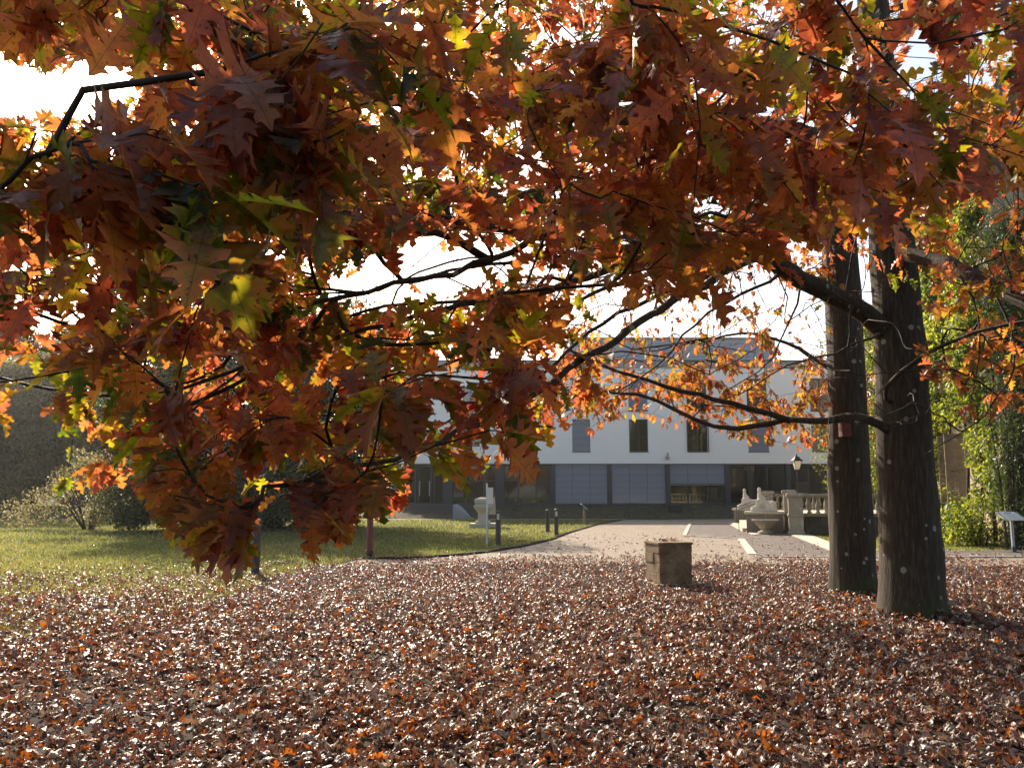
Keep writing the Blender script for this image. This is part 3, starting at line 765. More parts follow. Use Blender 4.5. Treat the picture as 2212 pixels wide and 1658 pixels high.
# sign on a thin post, seen edge-on
p = G(1052, 1177); o = empty('sign_post', (p.x, p.y, 0)); tag(o, 'narrow pale sign seen almost edge-on, on a thin post before the font', 'sign')
MB().tube([(0, 0, -.02), (0.0, 0, 1.0), (-.012, 0, 1.93)], 0.032, 10).build('post', M['white_item'], o)
MB().lathe(-.012, 0, [(.034, 1.931), (.034, 1.96), (.02, 1.975)], 10).build('post_cap', M['black'], o)
MB().box(-.01, .008, .05, .50, 1.28, 1.80).build('sign_panel', M['white_item'], o)
o.rotation_euler = (0, 0, math.radians(-20))

# stone font
p = G(1043, 1140); o = empty('stone_font', (p.x, p.y+.5, 0)); tag(o, 'weathered carved stone font on a stepped base standing on the lawn', 'monument')
MB().frustum(0, 0, [(.62, .60, 0), (.62, .60, .20), (.60, .58, .21)]).build('base_slab', M['stone_light'], o, bevel=.015)
m = MB().frustum(-.03, 0, [(.34, .34, .212), (.34, .34, .30), (.26, .26, .32), (.24, .24, .36), (.22, .22, .40), (.21, .21, .70)])
m.build('stem', M['stone_light'], o, bevel=.012)
MB().frustum(-.03, 0, [(.22, .22, .703), (.28, .28, .78), (.36, .36, .88), (.42, .42, .96), (.42, .42, 1.04), (.36, .36, 1.06), (.36, .36, 1.12)]).build('bowl', M['stone_light'], o, bevel=.012)
MB().frustum(-.04, 0, [(.33, .33, 1.123), (.37, .37, 1.16), (.38, .38, 1.30), (.34, .34, 1.34), (.30, .30, 1.38), (.12, .16, 1.43)]).build('lid', M['stone_light'], o, bevel=.02)
MB().frustum(.42, .1, [(.16, .2, .62), (.17, .22, .80), (.15, .2, 1.22), (.10, .15, 1.40)]).build('side_block', M['stone_light'], o, bevel=.02)

# small lectern sign on the lawn
p = G(1262, 1133); o = empty('info_lectern', (p.x, p.y, 0)); tag(o, 'small slanted info plate on a short wooden post at the corner of the lawn', 'info board', 'slanted info boards')
MB().frustum(0, 0, [(.055, .05, -.02), (.05, .045, .86)]).build('post', M['shutter'], o)
m = MB(); m.add([(-.17, -.2, 1.06), (.17, -.2, .78), (.17, .25, .80), (-.17, .25, 1.08), (-.155, -.2, 1.085), (.185, -.2, .805), (.185, .25, .825), (-.155, .25, 1.105)],
                [(3, 2, 1, 0), (4, 5, 6, 7), (0, 1, 5, 4), (1, 2, 6, 5), (2, 3, 7, 6), (3, 0, 4, 7)]); m.build('plate', M['white_item'], o)

# info board at the right edge
p = G(2190, 1193); o = empty('info_board', (p.x, p.y, 0)); tag(o, 'slanted white info board with printed text on a grey metal post before the climber', 'info board', 'slanted info boards')
MB().box(-.17, .17, -.14, .14, 0.0, .02).box(-.05, .05, -.04, .04, .021, .16).build('foot_plate', M['frame'], o)
MB().box(-.035, .035, -.025, .025, .161, .92).build('post', M['fascia'], o)
t = NT('printed_panel'); q = t.obj(); s3 = t.n('ShaderNodeSeparateXYZ'); t.l(q, s3.inputs[0])
ly = t.math('FRACT', t.math('MULTIPLY', s3.outputs[1], 34)); tx_ = t.math('LESS_THAN', ly, 0.4)
tx_ = t.math('MULTIPLY', tx_, t.math('GREATER_THAN', t.noise(t.scaled(q, (60, 34, 1)), 1.0, 1), 0.42))
tx_ = t.math('MULTIPLY', tx_, t.math('LESS_THAN', t.math('ABSOLUTE', s3.outputs[0]), 0.19))
tx_ = t.math('MULTIPLY', tx_, t.math('LESS_THAN', s3.outputs[1], 0.10))
img = t.math('GREATER_THAN', t.math('ABSOLUTE', s3.outputs[0]), 0.235)
c = t.mix(tx_, (0.68, 0.69, 0.66), (0.12, 0.12, 0.13)); c = t.mix(img, c, t.ramp(t.noise(q, 14, 3), [(0.4, (0.10, 0.16, 0.07)), (0.6, (0.55, 0.6, 0.5))]))
hdm = t.math('MULTIPLY', t.math('GREATER_THAN', s3.outputs[1], 0.13), t.math('LESS_THAN', t.math('ABSOLUTE', s3.outputs[0]), 0.12))
hdm = t.math('MULTIPLY', hdm, t.math('LESS_THAN', s3.outputs[1], 0.17))
c = t.mix(hdm, c, (0.06, 0.07, 0.06)); t.surf(t.bsdf(c, .35, .5))
pn = MB().box(-.33, .33, -.21, .21, -.012, .012).build('panel', t.m, o); pn.location = (0, 0, .99); pn.rotation_euler = (math.radians(30), 0, math.radians(8))

# block masonry plinth among the leaves
p = G(1420, 1264); o = empty('masonry_plinth', (p.x+.25, p.y+.24, 0), math.radians(14)); tag(o, 'low square plinth of worn stone blocks among the fallen leaves', 'plinth')
HW = 0.31
MB().box(-HW-.10, HW+.22, -HW-.13, HW+.1, 0.0, .045).build('foot_slab', M['masonry'], o, bevel=.01)
MB().box(-HW+.02, HW-.02, -HW+.02, HW-.02, .046, .70).build('core', M['masonry'], o)
zc = [.047, .205, .385, .555, .705]
bk = MB(); rr = random.Random(4)
for i in range(4):
    z0, z1 = zc[i]+.0015, zc[i+1]-.0015
    cut = rr.uniform(-.12, .12)
    j = lambda: rr.uniform(-.007, .007)
    if i % 2:
        bk.box(-HW+j(), cut, -HW+j(), -HW+.15, z0, z1).box(cut+.003, HW+j(), -HW+j(), -HW+.15, z0, z1)
        bk.box(-HW+j(), -HW+.15, -HW+.152, HW+j(), z0, z1)
    else:
        bk.box(-HW+j(), HW+j(), -HW+j(), -HW+.15, z0, z1)
        bk.box(-HW+j(), -HW+.15, -HW+.152, cut, z0, z1).box(-HW+j(), -HW+.15, cut+.003, HW+j(), z0, z1)
    bk.box(HW-.15, HW+j(), -HW+.152, HW+j(), z0, z1).box(-HW+.152, HW-.152, HW-.15, HW+j(), z0, z1)
ob = bk.build('masonry', M['masonry'], o, bevel=.007)
cp = MB().box(-HW-.02, HW+.02, -HW-.02, HW+.02, .707, .752)
cpo = cp.build('cap_slab', M['masonry'], o, bevel=.01)
# ================================================================== LEAF SHAPES
def oak_outline(lod, r):
    """right side of a red oak leaf, base to tip: (x, y)"""
    if lod == 0:
        P = [(.012, 0), (.05, .045), (.095, .12), (.215, .155), (.125, .205), (.085, .275), (.20, .315), (.345, .36), (.285, .405), (.34, .475),
             (.19, .465), (.10, .525), (.21, .575), (.325, .665), (.245, .665), (.255, .755), (.15, .705), (.075, .745), (.125, .80), (.165, .895), (.075, .875), (0, 1.0)]
    elif lod == 1:
        P = [(.012, 0), (.09, .12), (.20, .16), (.09, .28), (.34, .37), (.32, .46), (.11, .52), (.32, .66), (.24, .74), (.08, .75), (.16, .89), (0, 1.0)]
    else:
        P = [(.01, 0), (.19, .16), (.10, .27), (.34, .40), (.11, .52), (.31, .68), (.08, .76), (0, 1.0)]
    out = []
    for i, (x, y) in enumerate(P):
        if 0 < i < len(P)-1: x *= 1+r.uniform(-.2, .2); y += r.uniform(-.018, .018)
        out.append((x*0.98, y))
    return out

def leaf_proto(lod, r, curl=1.0, petiole=True):
    """vertices (k,3), quads, tris, lp (k,3). Blade along +y, top face +z"""
    V, Q, T, L = [], [], [], []
    fold = r.uniform(.12, .5)*curl; droop = r.uniform(.15, .7)*curl; cup = r.uniform(-.9, .9)*curl; tw = r.uniform(-.5, .5)*curl; wav = r.uniform(.0, .05)*curl
    ph = r.uniform(0, 6)
    def z(x, y):
        return fold*abs(x)-cup*x*x*1.3-droop*y*y*0.5+tw*x*(y-.4)+wav*math.sin(9*y+ph+(3 if x > 0 else 0))*min(1, abs(x)*6)
    rows = {}
    R = oak_outline(lod, r); Lf = oak_outline(lod, r)
    n = len(R)
    mids = []
    for i in range(n):
        ym = (R[i][1]+Lf[i][1])/2 - 0.55*(R[i][0]+Lf[i][0])/2 if 0 < i < n-1 else R[i][1]
        mids.append(max(0, min(1, ym)))
    mids = sorted(mids)
    mi = []
    for y in mids: mi.append(len(V)); V.append((0, y, z(0, y))); L.append((0, y, 0))
    for sgn, S in ((1, R), (-1, Lf)):
        ei, hi = [], []
        for i, (x, y) in enumerate(S):
            if i in (0, n-1) and lod != 0 or i == n-1: ei.append(mi[i]); hi.append(mi[i]); continue
            X_ = x*sgn; ei.append(len(V)); V.append((X_, y, z(X_, y))); L.append((X_, y, 0))
            if lod == 0:
                xm = X_*.5; ymid = (y+mids[i])/2; hi.append(len(V)); V.append((xm, ymid, z(xm, ymid))); L.append((xm, ymid, 0))
        for i in range(n-1):
            def add(a, b, c, d):
                f = [a, b, c, d]; g_ = []
                for q in f:
                    if q not in g_: g_.append(q)
                if sgn < 0: g_ = g_[::-1]
                if len(g_) == 4: Q.append(g_)
                elif len(g_) == 3: T.append(g_)
            if lod == 0:
                add(mi[i], hi[i], hi[i+1], mi[i+1]); add(hi[i], ei[i], ei[i+1], hi[i+1])
            else:
                add(mi[i], ei[i], ei[i+1], mi[i+1])
    if petiole:
        b = len(V); wv = .007
        for (x, y, zz) in ((-wv, -.26, -.02), (wv, -.26, -.02), (wv, 0.01, .002), (-wv, 0.01, .002)): V.append((x, y, zz)); L.append((0.0, -.2, 0))
        Q.append([b, b+1, b+2, b+3])
    return np.array(V), np.array(Q).reshape(-1, 4), np.array(T).reshape(-1, 3), np.array(L)

_r = random.Random(3)
PROTO = {lod: [leaf_proto(lod, _r, 1.0, lod < 2) for _ in range(14 if lod < 2 else 8)] for lod in (0, 1, 2)}
def curled(lod, r):
    """dry fallen leaf: blade rolled up along and across"""
    V, Q, T, L = leaf_proto(lod, r, 0.5, lod == 0)
    V = V.copy(); x, y = V[:, 0].copy(), V[:, 1]-.5
    k1, k2 = r.choice([-1, 1])*r.uniform(2.5, 9.0), r.choice([-1, 1])*r.uniform(.5, 3.4)
    z_ = V[:, 2].copy()
    V[:, 0] = np.sin(k1*x)/k1; z_ = z_+(1-np.cos(k1*x))/k1
    V[:, 1] = np.sin(k2*y)/k2; z_ = z_*np.cos(k2*y)+(1-np.cos(k2*y))/k2
    z_ += .06*np.sin(x*13+y*7+r.uniform(0, 6))
    V[:, 2] = z_-np.median(z_)
    return V, Q, T, L
DRY = {lod: [curled(lod, _r) for _ in range(18)] for lod in (0, 1, 2)}

def instantiate(name, protos, pos, xax, yax, zax, size, colr, mat, parent=None, smooth=True, origin=(0, 0, 0)):
    """merge many leaves into one mesh"""
    n = len(pos)
    which = RNG.integers(0, len(protos), n)
    VV, QQ, TT, LP, LC = [], [], [], [], []
    off = 0
    origin = np.array(origin)
    for k, (V, Q, T, L) in enumerate(protos):
        idx = np.nonzero(which == k)[0]
        if not len(idx): continue
        m = len(idx); nv = len(V)
        S = size[idx][:, None, None]
        P = pos[idx][:, None, :]+S*(V[None, :, 0:1]*xax[idx][:, None, :]+V[None, :, 1:2]*yax[idx][:, None, :]+V[None, :, 2:3]*zax[idx][:, None, :])
        VV.append((P-origin).reshape(-1, 3))
        base = off+np.arange(m)[:, None, None]*nv
        if len(Q): QQ.append((Q[None]+base).reshape(-1, 4))
        if len(T): TT.append((T[None]+base).reshape(-1, 3))
        LP.append(np.broadcast_to(L[None], (m, nv, 3)).reshape(-1, 3))
        c = np.concatenate([colr[idx], np.ones((m, 1))], 1)
        LC.append(np.broadcast_to(c[:, None, :], (m, nv, 4)).reshape(-1, 4))
        off += m*nv
    me = np_mesh(name, np.concatenate(VV), np.concatenate(QQ) if QQ else None, np.concatenate(TT) if TT else None, smooth,
                 {'lp': ('FLOAT_VECTOR', np.concatenate(LP)), 'lc': ('FLOAT_COLOR', np.concatenate(LC))})
    return link_mesh(name, me, M[mat], parent)
def nrm(a): return a/np.maximum(np.linalg.norm(a, axis=-1, keepdims=True), 1e-9)

# ================================================================== OAK TREES
def inpoly(px, py, poly):
    px, py = np.asarray(px), np.asarray(py); c = np.zeros(px.shape, bool); n = len(poly)
    for i in range(n):
        x1, y1 = poly[i]; x2, y2 = poly[(i+1) % n]
        if y1 == y2: continue
        cond = ((y1 > py) != (y2 > py)) & (px < (x2-x1)*(py-y1)/(y2-y1)+x1)
        c ^= cond
    return c
# lower outline of all foliage left of the trunks and open gaps in it
LOWER = [(-4000, -4000), (6000, -4000), (6000, 955), (2040, 960), (2035, 900), (1995, 830), (1990, 900), (1790, 985), (1600, 960), (1490, 925), (1400, 945), (1300, 960), (1215, 950),
         (1200, 990), (1175, 1045), (1100, 1020), (1050, 1060), (985, 1065), (960, 1010), (900, 985), (885, 1070), (870, 1125), (770, 1140), (730, 1205), (630, 1225),
         (612, 1080), (560, 1080), (555, 1180), (520, 1265), (440, 1280), (375, 1262), (345, 1180), (318, 1120), (290, 1045), (200, 1075), (110, 1085), (150, 960), (110, 930), (60, 860), (45, 985), (0, 1000), (-4000, 1000)]
GAPS = [([(-60, 95), (40, 150), (110, 165), (150, 140), (250, 120), (290, 205), (150, 245), (60, 240), (-60, 235)], 1.0),
        ([(700, 620), (780, 560), (850, 545), (940, 512), (1040, 505), (1085, 540), (1060, 575), (950, 622), (880, 655), (790, 640), (745, 655), (705, 650)], 0.93),
        ([(1640, 600), (1790, 660), (1790, 770), (1700, 775), (1640, 690)], 0.7),
        ([(1270, 610), (1640, 590), (1640, 760), (1330, 760), (1240, 700)], 0.35),
        ([(10, 20), (50, 15), (60, 70), (20, 100)], 0.85), ([(370, 110), (470, 90), (480, 160), (400, 180)], 0.7),
        ([(1900, 130), (1990, 60), (2020, 150), (1960, 190)], 0.85), ([(2050, 450), (2230, 400), (2230, 520), (2100, 560)], 0.6),
        ([(1450, 320), (1560, 480), (1700, 560), (1650, 600), (1500, 520)], 0.35),
        ([(10, 800), (60, 790), (130, 880), (120, 930), (60, 860)], 0.9),
        ([(90, 610), (170, 590), (200, 640), (120, 680)], 0.8)]
def keep_leaf(P, tips, gapf=1.0):
    a, b = proj(P), proj(tips)
    ok = inpoly(a[0], a[1], LOWER) & inpoly(b[0], b[1], LOWER)
    inview = (P[:, 1] > 0.3)
    for poly, pr in GAPS:
        g_ = (inpoly(a[0], a[1], poly) | inpoly(b[0], b[1], poly)) & (RNG.random(len(P)) < pr*gapf)
        ok &= ~g_
    return ok | ~inview

class Tree:
    def __init__(s, name, base, lab):
        s.root = empty(name, base); tag(s.root, lab, 'tree')
        s.base = Vector(base); s.P = []; s.par = []; s.rad = []; s.dist = []; s.limb = []
        s.clusters = []; s.leaf = []
    def add_limb(s, pts, r0, r1, attach=None, nseg=None, name='limb'):
        """hand-placed limb, smooth through the points"""
        pts = [Vector(p) for p in pts]; L = []
        n = len(pts)
        for i in range(n-1):
            p0, p1, p2, p3 = pts[max(i-1, 0)], pts[i], pts[i+1], pts[min(i+2, n-1)]
            k = max(2, int((p2-p1).length/0.22))
            for j in range(k):
                u = j/k
                L.append(0.5*((2*p1)+(p2-p0)*u+(2*p0-5*p1+4*p2-p3)*u*u+(3*p1-p0-3*p2+p3)*u**3))
        L.append(pts[-1])
        jit = 0.012
        for i in range(1, len(L)-1): L[i] = L[i]+Vector((random.gauss(0, jit), random.gauss(0, jit), random.gauss(0, jit)))
        rr = [r0+(r1-r0)*(i/(len(L)-1))**0.8 for i in range(len(L))]
        m = MB().tube(L, [r*random.uniform(.94, 1.08) for r in rr], 9)
        m.v = [tuple(Vector(v)-s.base) for v in m.v]
        m.build(name, M['bark'], s.root, smooth=True)
        d0 = 0
        prev = -1
        for i, p in enumerate(L):
            if i < 3: continue
            s.P.append(np.array(p)); s.par.append(prev); prev = len(s.P)-1
            s.rad.append(rr[i]); s.limb.append(True); s.dist.append(i*0.2)
    def scatter(s, poly, n, dep, lv, size, hue, sp=0.0, seed=0, exact=False):
        """leaf clusters seen inside the polygon, between two distances"""
        xs = [p[0] for p in poly]; ys = [p[1] for p in poly]; c = 0; tries = 0
        while c < n and tries < n*60:
            tries += 1
            x, y = random.uniform(min(xs), max(xs)), random.uniform(min(ys), max(ys))
            if not inpoly(x, y, poly): continue
            if not exact and not inpoly(x, y, LOWER): continue
            if any(inpoly(x, y, g_[0]) and random.random() < g_[1] for g_ in GAPS): continue
            Y = random.uniform(*dep); c += 1
            p = W(x, y, Y)
            if p.z < 0.5: continue
            s.clusters.append((np.array(p), lv, size, hue))
    def cloud(s, lo, hi, n, lv, size, hue):
        for _ in range(n):
            s.clusters.append((np.array([random.uniform(a, b) for a, b in zip(lo, hi)]), lv, size, hue))
    def bare(s, poly, n, dep):
        for _ in range(n*4):
            if n <= 0: break
            xs = [p[0] for p in poly]; ys = [p[1] for p in poly]
            x, y = random.uniform(min(xs), max(xs)), random.uniform(min(ys), max(ys))
            if inpoly(x, y, poly): s.clusters.append((np.array(W(x, y, random.uniform(*dep))), -1, 0, (0, 0))); n -= 1
    def grow(s, prune=None):
        N0 = len(s.P); cap = N0+len(s.clusters)*14+50
        P = np.zeros((cap, 3)); P[:N0] = np.array(s.P); cnt = N0
        dist = np.zeros(cap); dist[:N0] = s.dist
        par = list(s.par); D = np.zeros((cap, 3))
        for i in range(N0):
            q = par[i] if par[i] >= 0 else None
            D[i] = nrm(P[i]-P[q]) if q is not None else np.array([0, 0, 1.])
        for i in range(N0):
            if par[i] < 0 and i+1 < N0: D[i] = D[i+1]
        C = [c[0] for c in s.clusters]
        order = sorted(range(len(C)), key=lambda i: np.min(np.sum((P[:N0]-C[i])**2, 1)))
        ends = {}
        for ci in order:
            c = C[ci]
            v = c-P[:cnt]; dd = np.linalg.norm(v, axis=1)+1e-6
            al = np.sum(v*D[:cnt], 1)/dd
            cost = dd*(1+1.0*(1-al))+0.06*dist[:cnt]
            i = int(np.argmin(cost)); d0 = dd[i]
            ctrl = P[i]+D[i]*d0*0.24+np.array([0, 0, .05*d0])
            k = max(3, int(d0/0.16)); k = min(k, 12); prev = i
            for j in range(1, k+1):
                u = j/k
                q = (1-u)**2*P[i]+2*u*(1-u)*ctrl+u*u*c
                if j < k: q = q+RNG.normal(0, .006+.0035*d0, 3)
                P[cnt] = q; D[cnt] = nrm(q-P[prev]); dist[cnt] = dist[prev]+np.linalg.norm(q-P[prev])
                par.append(prev); prev = cnt; cnt += 1
            ends[ci] = prev
        s.P, s.par, s.D, s.cnt, s.N0 = P, par, D, cnt, N0
        s.ends = ends
        load = np.zeros(cnt)
        for e in ends.values():
            load[e] += 1
        for i in range(cnt-1, N0-1, -1): load[par[i]] += load[i]
        rad = 0.0024*np.maximum(load, 1)**0.43
        # twigs as tubes, child chains
        kids = [[] for _ in range(cnt)]
        for i in range(N0, cnt): kids[par[i]].append(i)
        V, Q = [], []; NS = 5
        ang = np.arange(NS)*2*math.pi/NS; ca, sn_ = np.cos(ang), np.sin(ang)
        started = []
        for i in range(cnt):
            for k in kids[i]:
                if i < N0 or k != max(kids[i], key=lambda q: load[q]): started.append((i, k))
        off = 0
        for i, k in started:
            ch = [i, k]
            while kids[k]:
                k = max(kids[k], key=lambda q: load[q]); ch.append(k)
            A = P[ch]; R_ = rad[ch].copy(); R_[0] = R_[1]
            T_ = nrm(np.gradient(A, axis=0)); u = np.cross(T_, [0.3, 0.2, 1.0]); u = nrm(u); w = np.cross(T_, u)
            ring = A[:, None, :]+R_[:, None, None]*(u[:, None, :]*ca[None, :, None]+w[:, None, :]*sn_[None, :, None])
            V.append(ring.reshape(-1, 3)); m = len(ch)
            a = off+(np.arange(m-1)[:, None]*NS+np.arange(NS)[None]); b = off+(np.arange(m-1)[:, None]*NS+(np.arange(NS)[None]+1) % NS)
            Q.append(np.stack([a, b, b+NS, a+NS], -1).reshape(-1, 4)); off += m*NS
        me = np_mesh('twigs', np.concatenate(V)-np.array(s.base), np.concatenate(Q), None, True)
        link_mesh('twigs', me, M['twig'], s.root)
    def leaves(s, per=(5, 9), gapf=1.0, twig_end=True):
        buckets = {}
        for ci, (c, lv, size, hue) in enumerate(s.clusters):
            if lv < 0: continue
            e = s.ends[ci]; d = s.D[e]; k = random.randint(*per)
            back = [e]; q = e
            for _ in range(3):
                if s.par[q] >= s.N0: q = s.par[q]; back.append(q)
            h0 = random.gauss(hue[0], hue[1]); b0 = random.uniform(.2, .8)
            for j in range(k):
                u = j/k; n_ = back[min(int(u*len(back)*0.9), len(back)-1)]
                p = s.P[n_]+RNG.normal(0, .012, 3)
                a = random.uniform(0, 2*math.pi)
                side = np.cross(d, [0, 0, 1.0]); side = nrm(side+1e-6); up = np.cross(side, d)
                o = side*math.cos(a)+up*math.sin(a)*0.6
                ld = d*random.uniform(.2, 1.0)+o*random.uniform(.5, 1.1)+np.array([0, 0, -1])*random.uniform(.15, 1.15)
                buckets.setdefault(lv, []).append((p, ld, random.gauss(size, size*.2), h0+random.gauss(0, .10), min(1, max(0, random.gauss(b0, .25))), random.random()))
        for lv, L in buckets.items():
            pos = np.array([l[0] for l in L]); y = nrm(np.array([l[1] for l in L])); n = len(L)
            size = np.clip(np.array([l[2] for l in L]), .06, .26)
            up = np.array([0, 0, 1.0])+RNG.normal(0, .38, (n, 3))
            z_ = up-y*np.sum(up*y, 1, keepdims=True); z_ = nrm(z_); x = np.cross(y, z_)
            pos = pos+y*size[:, None]*.24
            ok = keep_leaf(pos+y*size[:, None]*.35, pos+y*size[:, None]*.95, gapf)
            ex = np.abs(pos).max(1)  # nothing in front of the lens
            near = (np.linalg.norm(pos+y*size[:, None]*.5-np.array([0, 0, EYE]), axis=1) > 1.25)
            ok &= near
            colr = np.array([[l[3], l[4], l[5]] for l in L]); colr[:, 0] = np.clip(colr[:, 0], 0, 1)
            s.leaf.append((lv, pos[ok], x[ok], y[ok], z_[ok], size[ok], colr[ok]))
    def build_crown(s):
        VV = []
        for lv, pos, x, y, z_, size, colr in s.leaf:
            o = instantiate('crown' if lv else 'crown', PROTO[lv], pos, x, y, z_, size, colr, 'oak_leaf', s.root, True, s.base)
            VV.append(o)
        # one crown mesh per tree
        if len(VV) > 1:
            import bmesh
            for o in VV[1:]:
                pass
            ctx = bpy.context
            with ctx.temp_override(active_object=VV[0], selected_editable_objects=VV, selected_objects=VV):
                bpy.ops.object.join()
        VV[0].name = 'crown'

def trunk(tree, axis, radii, flare=0.0, seed=0):
    """axis: points bottom to top; rings with lobed roots"""
    r = random.Random(seed); n = 64; V = []; 
    pts = [Vector(p) for p in axis]
    lob = [(r.uniform(0, 6.28), r.choice([3, 4, 5]), r.uniform(.4, 1)) for _ in range(3)]
    bump = [(r.uniform(0, 6.28), r.uniform(.5, 8), r.uniform(.02, .05)) for _ in range(14)]
    A = []; R_ = []
    for i in range(len(pts)-1):
        k = max(1, int((pts[i+1]-pts[i]).length/0.12))
        for j in range(k): A.append(pts[i].lerp(pts[i+1], j/k)); R_.append(radii[i]+(radii[i+1]-radii[i])*j/k)
    A.append(pts[-1]); R_.append(radii[-1])
    for p, rad in zip(A, R_):
        h = p.z-pts[0].z; fl = math.exp(-max(h, 0)/0.26)
        for k in range(n):
            a = 2*math.pi*k/n
            q = sum(w*math.cos(m_*a+ph) for ph, m_, w in lob)/3
            rr = rad*(1+fl*(flare+0.24*q)+0.018*math.cos(2*a+h)+0.012*math.sin(5*a+h*1.7)+.008*math.sin(17*a+1.5*math.sin(h*2.1))+.006*math.sin(29*a-2*math.sin(h*1.3)))
            for (ba, bz, bs) in bump:
                da = math.atan2(math.sin(a-ba), math.cos(a-ba)); rr += bs*math.exp(-(da*2.2)**2-((p.z-bz)*3.2)**2)
            V.append((p.x+rr*math.cos(a)-tree.base.x, p.y+rr*math.sin(a)-tree.base.y, p.z-tree.base.z))
    m = len(A); Q = []
    for i in range(m-1):
        for k in range(n):
            a, b = i*n+k, i*n+(k+1) % n; Q.append((a, b, b+n, a+n))
    return link_mesh('trunk', np_mesh('trunk', V, Q, None, True), M['bark'], tree.root)

# --- nearer oak on the right
t1b = G(1972, 1344); 
oak1 = Tree('oak_tree', (t1b.x, t1b.y+.12, 0), 'nearer, right-hand one of the two big oak trunks, with mossy foot and long red-leaved limbs')
y1 = oak1.base.y
def O1(px, py): return W(px, py, y1)
trunk(oak1, [O1(1973, 1356)-Vector((0, 0, .05)), O1(1970, 1300), O1(1966, 1200), O1(1952, 960), O1(1946, 811), O1(1934, 604), O1(1915, 400), O1(1890, 100), O1(1870, -300), O1(1850, -900)],
      [.385, .37, .352, .335, .315, .295, .26, .22, .15, .05], .42, 3)
oak1.add_limb([O1(1935, 760), W(1900, 705, y1-.1), W(1840, 660, y1-.4), W(1740, 608, y1-1.0), W(1640, 548, y1-1.8), W(1540, 522, y1-2.4), W(1420, 538, y1-2.9), W(1300, 535, y1-3.4), W(1150, 500, y1-4.0), W(1000, 480, y1-4.5), W(860, 462, y1-5.0), W(700, 470, y1-5.5), W(520, 440, y1-6.0)], .15, .022)
oak1.add_limb([O1(1925, 480), W(1960, 545, y1-.5), W(2050, 570, y1-1.2), W(2130, 615, y1-1.9), W(2212, 655, y1-2.5), W(2330, 700, y1-3.2), W(2500, 700, y1-3.8)], .12, .05)
oak1.add_limb([O1(1945, 945), W(1900, 915, y1-.2), W(1850, 900, y1-.1), W(1780, 908, y1+.1), W(1700, 908, y1+.4), W(1590, 925, y1+.8), W(1500, 905, y1+1.1), W(1420, 864, y1+1.4), W(1330, 850, y1+1.6), W(1220, 848, y1+1.9), W(1150, 858, y1+2.1)], .065, .012)
oak1.add_limb([W(1705, 908, y1+.38), W(1620, 880, y1+.2), W(1540, 862, y1), W(1440, 835, y1-.3), W(1330, 800, y1-.6), W(1240, 760, y1-.9), W(1150, 700, y1-1.3)], .045, .010)
oak1.add_limb([O1(1940, 880), W(1915, 840, y1-.6), W(1990, 770, y1-1.1), W(2070, 730, y1-1.5), W(2140, 708, y1-1.9), W(2230, 690, y1-2.3), W(2350, 640, y1-2.8)], .035, .014)
oak1.add_limb([O1(1910, 380), W(1850, 330, y1-.6), W(1700, 280, y1-1.8), W(1500, 260, y1-3.1), W(1250, 250, y1-4.4), W(1000, 240, y1-5.4), W(700, 200, y1-6.2), W(400, 180, y1-6.9)], .13, .018)
oak1.add_limb([W(1600, 545, y1-2.1), W(1560, 590, y1-2.6), W(1450, 650, y1-3.4), W(1330, 730, y1-4.2), W(1200, 820, y1-5.1), W(1100, 880, y1-5.8), W(1000, 930, y1-6.4), W(850, 985, y1-7.0), W(700, 1020, y1-7.5), W(580, 1050, y1-7.9)], .05, .007)
oak1.add_limb([W(1400, 540, y1-3.0), W(1300, 590, y1-3.6), W(1150, 635, y1-4.3), W(1000, 660, y1-4.9), W(850, 690, y1-5.5), W(680, 740, y1-6.0), W(500, 800, y1-6.5), W(300, 860, y1-6.9)], .04, .008)
oak1.add_limb([W(1180, 505, y1-3.9), W(1100, 545, y1-4.4), W(980, 590, y1-5.0), W(850, 615, y1-5.6), W(680, 650, y1-6.2), W(480, 720, y1-6.8), W(250, 740, y1-7.2)], .032, .007)
oak1.add_limb([O1(1890, 100), W(2000, 20, y1-1.0), W(2150, -60, y1-2.4), W(2300, -100, y1-4.0), W(2500, -150, y1-5.5)], .12, .04)
oak1.add_limb([O1(1880, -20), W(1750, -200, y1-1.6), W(1450, -320, y1-3.6), W(1000, -380, y1-5.2), W(500, -400, y1-6.2)], .11, .03)
oak1.add_limb([O1(1915, 420), W(2010, 380, y1+.6), W(2100, 330, y1+.7), W(2240, 300, y1+.6), W(2400, 250, y1+.4)], .07, .02)

